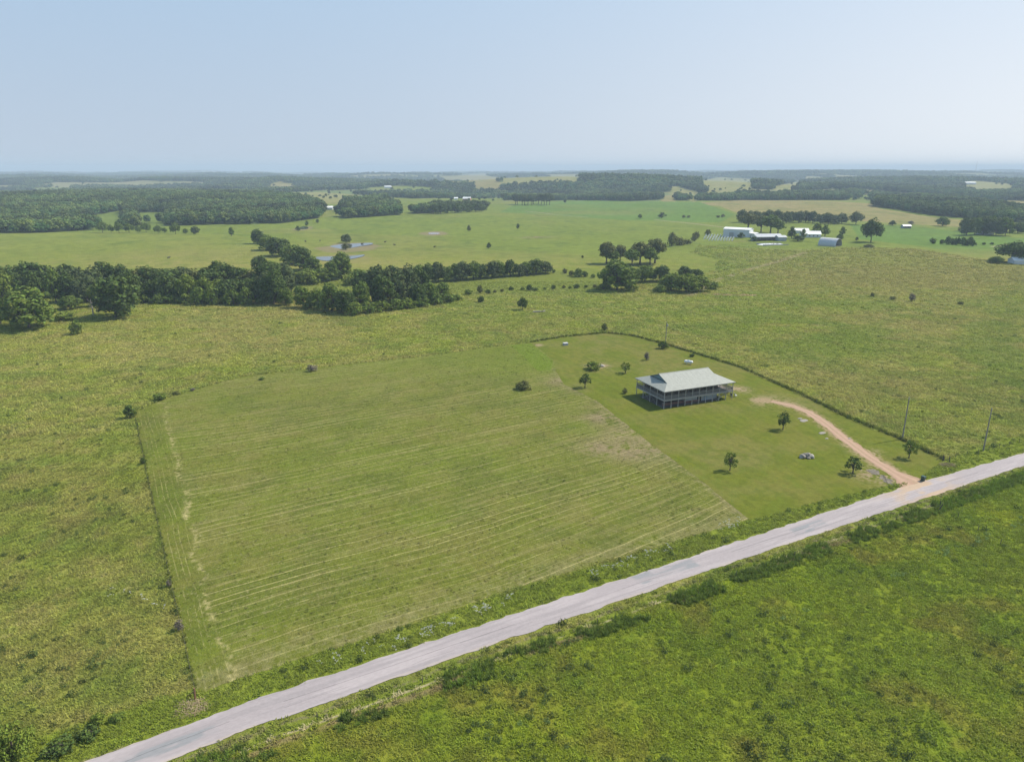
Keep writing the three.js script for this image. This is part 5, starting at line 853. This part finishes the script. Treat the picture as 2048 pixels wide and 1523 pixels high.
{
  const g = shed('farm_building', 'tall white metal farm building with a lean-to, beside rows of white calf hutches', 'farm building', [1476, 473], -0.62, 25, 12, 7.4, 1.2, white, whiteWall);
  const ann = new THREE.Group(); ann.name = 'lean_to'; ann.position.set(15, 0, 0); g.add(ann); mesh('wall', box(4.6, 4.6, 12, 0, 1.9, 0), whiteWall, ann); mesh('roof', box(5.2, 0.2, 12.6, 0.1, 4.32, 0).rotateZ(-0.05), white, ann); mesh('door', box(2.6, 3.4, 0.12, 0, 1.4, 6.08), grey, ann);
  mesh('door', box(4.2, 4.6, 0.14, -4, 2.0, 7.6), grey, g);
  shed('open_shed', 'low open-fronted cattle shed with grey metal roof', 'shed', [1533, 480], 0.1, 24, 13, 3.6, 2.0, tin, whiteWall, true);
  const ga = survey(1561, 481); shed('shed', 'small grey metal shed built against the open-fronted cattle shed', 'shed', ga, 0.1, 7.5, 8, 3.4, 1.2, tin, greySiding);
  const fh = shed('farmhouse', 'low white farmhouse with white roof among trees', 'house', [1620, 474], -0.14, 17, 9, 3.2, 2.4, white, whiteWall); for (const x of [-5, -1.5, 2, 5.5]) { const w = new THREE.Group(); w.name = 'window'; w.position.set(x, 1.7, 4.56); fh.add(w); mesh('frame', box(1.5, 1.5, 0.08), white, w); mesh('pane', box(1.2, 1.2, 0.06, 0, 0, 0.03), tintedGlass, w); }
  shed('farm_outbuilding', 'long white-roofed outbuilding behind the white farmhouse', 'shed', [1600, 466], -0.14, 15, 8, 3, 1.8, white, whiteWall);
  // round-roofed barn
  const p = survey(1660, 491), q = thing('quonset_barn', 'silver half-round metal barn with an open dark end', 'barn', p, -0.85), R0 = 5.6, L = 15, prof = [], inner = []; for (let i = 0; i <= 28; i++) { const a = Math.PI * i / 28; prof.push(new THREE.Vector2(Math.cos(a) * R0, Math.sin(a) * R0 * 1.08 + (i === 0 || i === 28 ? -0.5 : 0.4))); inner.push(new THREE.Vector2(Math.cos(a) * (R0 - 0.12), Math.sin(a) * (R0 - 0.12) * 1.08 + (i === 0 || i === 28 ? -0.5 : 0.4))); }
  const shell = new THREE.ExtrudeGeometry(new THREE.Shape([...prof, ...inner.reverse()]), { depth: L, bevelEnabled: false, steps: 1 }); shell.rotateY(Math.PI / 2); shell.translate(-L / 2, 0, 0); mesh('shell', shell, tin, q);
  for (let i = 0; i <= 14; i++) { const rb = new THREE.TorusGeometry(R0 + 0.03, 0.06, 4, 24, Math.PI).rotateY(Math.PI / 2).scale(1, 1.08, 1).translate(-L / 2 + i * L / 14, 0.4, 0); mesh('rib', rb, tin, q); }
  const back = new THREE.CircleGeometry(R0 - 0.14, 24, 0, Math.PI).scale(1, 1.08, 1).rotateY(Math.PI / 2).translate(-L / 2 + 0.5, 0.3, 0); mesh('end_wall', back, whiteWall, q); mesh('floor', box(L - 0.4, 0.1, R0 * 2 - 0.6, 0, 0.05, 0), std(0.14, 0.11, 0.085, 0.95), q);
  // silage heap under pale sheeting, weighted with tyres
  const s0 = survey(1545, 489), sb = thing('silage_clamp', 'flat silage heap under pale sheeting with dark tyre weights beside the cattle shed', 'silage clamp', s0, 0.12); mesh('sheeting', boulder(5, 12, 1.0, 6), plasticWhite, sb); for (const z of [-6.2, 6.2]) mesh('side_wall', box(23, 1.1, 0.3, 0, 0.3, z), grey, sb); const tq = rng(5), ty = new THREE.TorusGeometry(0.38, 0.14, 6, 12).rotateX(Math.PI / 2); for (let i = 0; i < 34; i++) { const m = mesh('tyre', ty, black, sb); const x = (tq() * 2 - 1) * 7.5, z = (tq() * 2 - 1) * 3.2; m.position.set(x, 0.98 - 0.004 * x * x - 0.012 * z * z, z); }
  // calf hutches in rows
  const gap = 0.85, hutchShape = mergeGeometries([new THREE.CylinderGeometry(0.85, 1.05, 1.5, 12, 1, true, gap / 2, Math.PI * 2 - gap).translate(0, 0.72, 0), new THREE.SphereGeometry(0.85, 12, 5, 0, 6.2832, 0, 1.5708).scale(1, 0.45, 1).translate(0, 1.46, 0)]), hutchVent = new THREE.CylinderGeometry(0.16, 0.2, 0.14, 8).translate(0, 1.88, 0);
  let n = 0;
  for (let r = 0; r < 5; r++) for (let c = 0; c < 11; c++) {
    const x = lerp(1411, 1468, c / 10) + (r - 2.5) * 1.4, y = 480.5 + (c / 10) * 0.6 - r * 2.5; if (x < 1406 || (r === 0 && c < 2)) continue;
    const hset = thing('calf_hutch', 'white domed calf hutch in the rows beside the tall white building', 'calf hutch', survey(jit(x, 0.6), y), 0.3, 'calf hutches in rows on the farm'); hset.scale.setScalar(0.72); mesh('shell', hutchShape, plasticWhite, hset); mesh('vent_cap', hutchVent, grey, hset); n++;
  }
  // further off
  const b1 = shed('far_barn', 'white barn with red end wall at the edge of the big wood', 'barn', [655, 419], 0.1, 17, 9, 3.4, 2.2, white, whiteWall); b1.children[0].material = std(0.33, 0.10, 0.07, 0.8);
  shed('far_house', 'white-roofed house with red walls behind the dark spinney', 'house', [934, 400], -0.2, 16, 10, 3.5, 3, white, std(0.42, 0.17, 0.13, 0.8));
  shed('far_house', 'small white shed beside the red-walled house behind the spinney', 'house', [912, 399], 0.1, 8, 7, 3, 2, white, whiteWall);
  shed('far_shed', 'small grey open shed on the green field near the brown hill', 'shed', [1812, 456], 0.05, 9, 6, 2.6, 1.4, tin, greySiding, true);
  shed('far_house', 'white house half hidden in the shady clump by the lane', 'house', [1970, 468], -0.1, 14, 9, 3.2, 2.4, white, whiteWall);
  shed('far_house', 'white building under the large dark tree by the lane', 'house', [2040, 527], -0.1, 12, 8, 2.6, 1.8, white, whiteWall);
  shed('far_barn', 'tiny white barn on the far green meadow', 'barn', [776, 376], 0, 20, 12, 4.5, 2.5, white, whiteWall);
  shed('far_barn', 'long white farm roof on the distant clearing of the wooded ridge', 'barn', [1940, 368], 0, 34, 14, 5, 2.5, white, whiteWall);
  shed('far_house', 'white house among trees on the distant hamlet field', 'house', [402, 383], 0.2, 15, 10, 4, 3, white, whiteWall);
  shed('far_house', 'pale house beside trees on the distant hamlet field', 'house', [420, 384], -0.2, 18, 10, 3.5, 2.5, white, whiteWall);
  shed('far_house', 'brown-roofed house on the distant hamlet field', 'house', [464, 384], 0, 24, 10, 3.5, 2.5, rustRoof, whiteWall);
  // mast on the ridge
  const mp = survey(1951, 347), mh = (347 - 323) / perMetre(mp), mg = thing('lattice_mast', 'thin lattice radio mast on the far wooded ridge', 'mast', mp), legs = [[-1, -0.6], [1, -0.6], [0, 1.1]];
  for (const [x, z] of legs) mesh('leg', bar(V(x * 1.2, 0, z * 1.2), V(x * 0.5, mh, z * 0.5), 0.45), grey, mg); for (let i = 0; i < 12; i++) for (let k = 0; k < 3; k++) { const a = legs[k], b = legs[(k + 1) % 3], ya = mh * i / 12, yb = mh * (i + 1) / 12, s = (y) => lerp(1.2, 0.5, y / mh); mesh('brace', bar(V(a[0] * s(ya), ya, a[1] * s(ya)), V(b[0] * s(yb), yb, b[1] * s(yb)), 0.15, 3), grey, mg); }
}
// cattle on the far slope
{
  const q = rng(12), hide = std(0.035, 0.028, 0.024, 0.8);
  const cowShape = (() => {
    const body = new THREE.SphereGeometry(0.5, 14, 10).scale(1.75, 0.82, 0.72).translate(0, 1.0, 0), parts = [body, limb([V(0.7, 1.15, 0), V(1.05, 1.3, 0), V(1.25, 1.25, 0)], [0.3, 0.22, 0.16], 8), limb([V(1.12, 1.34, 0), V(1.4, 1.2, 0), V(1.62, 1.02, 0)], [0.15, 0.15, 0.09], 8), limb([V(-0.85, 1.2, 0), V(-0.95, 0.9, 0), V(-0.92, 0.5, 0)], [0.05, 0.03, 0.04], 5)];
    for (const z of [-0.22, 0.22]) { parts.push(limb([V(0.55, 0.95, z), V(0.56, 0.5, z), V(0.52, 0.45, z), V(0.54, 0, z)], [0.17, 0.1, 0.08, 0.08], 6), limb([V(-0.58, 1.0, z), V(-0.5, 0.62, z), V(-0.68, 0.42, z), V(-0.62, 0, z)], [0.22, 0.13, 0.08, 0.08], 6), limb([V(1.18, 1.42, z * 0.5), V(1.14, 1.46, z * 1.2), V(1.1, 1.4, z * 1.5)], [0.05, 0.05, 0.02], 5)); }
    for (const g of parts) for (const k of Object.keys(g.attributes)) if (k !== 'position' && k !== 'normal') g.deleteAttribute(k);
    return mergeGeometries(parts);
  })();
  for (const [x, y, l] of [[640, 483, 'dark cow grazing between the hedgerow and the upper pond'], [770, 485, 'dark cow standing just off the end of the upper pond'], [789, 491, 'dark cow on the slope a little beyond the upper pond'], [869, 495, 'dark cow alone in the middle of the open slope'], [337, 517, 'dark cow standing on the hill pasture above the tree belt'], [724, 489, 'dark cow at the shore of the upper pond'], [611, 484, 'dark cow beside the hedgerow end']]) { const m = mesh('cow', cowShape, hide); m.position.copy(survey(x, y)); m.rotation.y = q() * 6.28; m.scale.setScalar(1.05); tag(m, l, 'cow'); }
}
renderer.render(scene, camera);
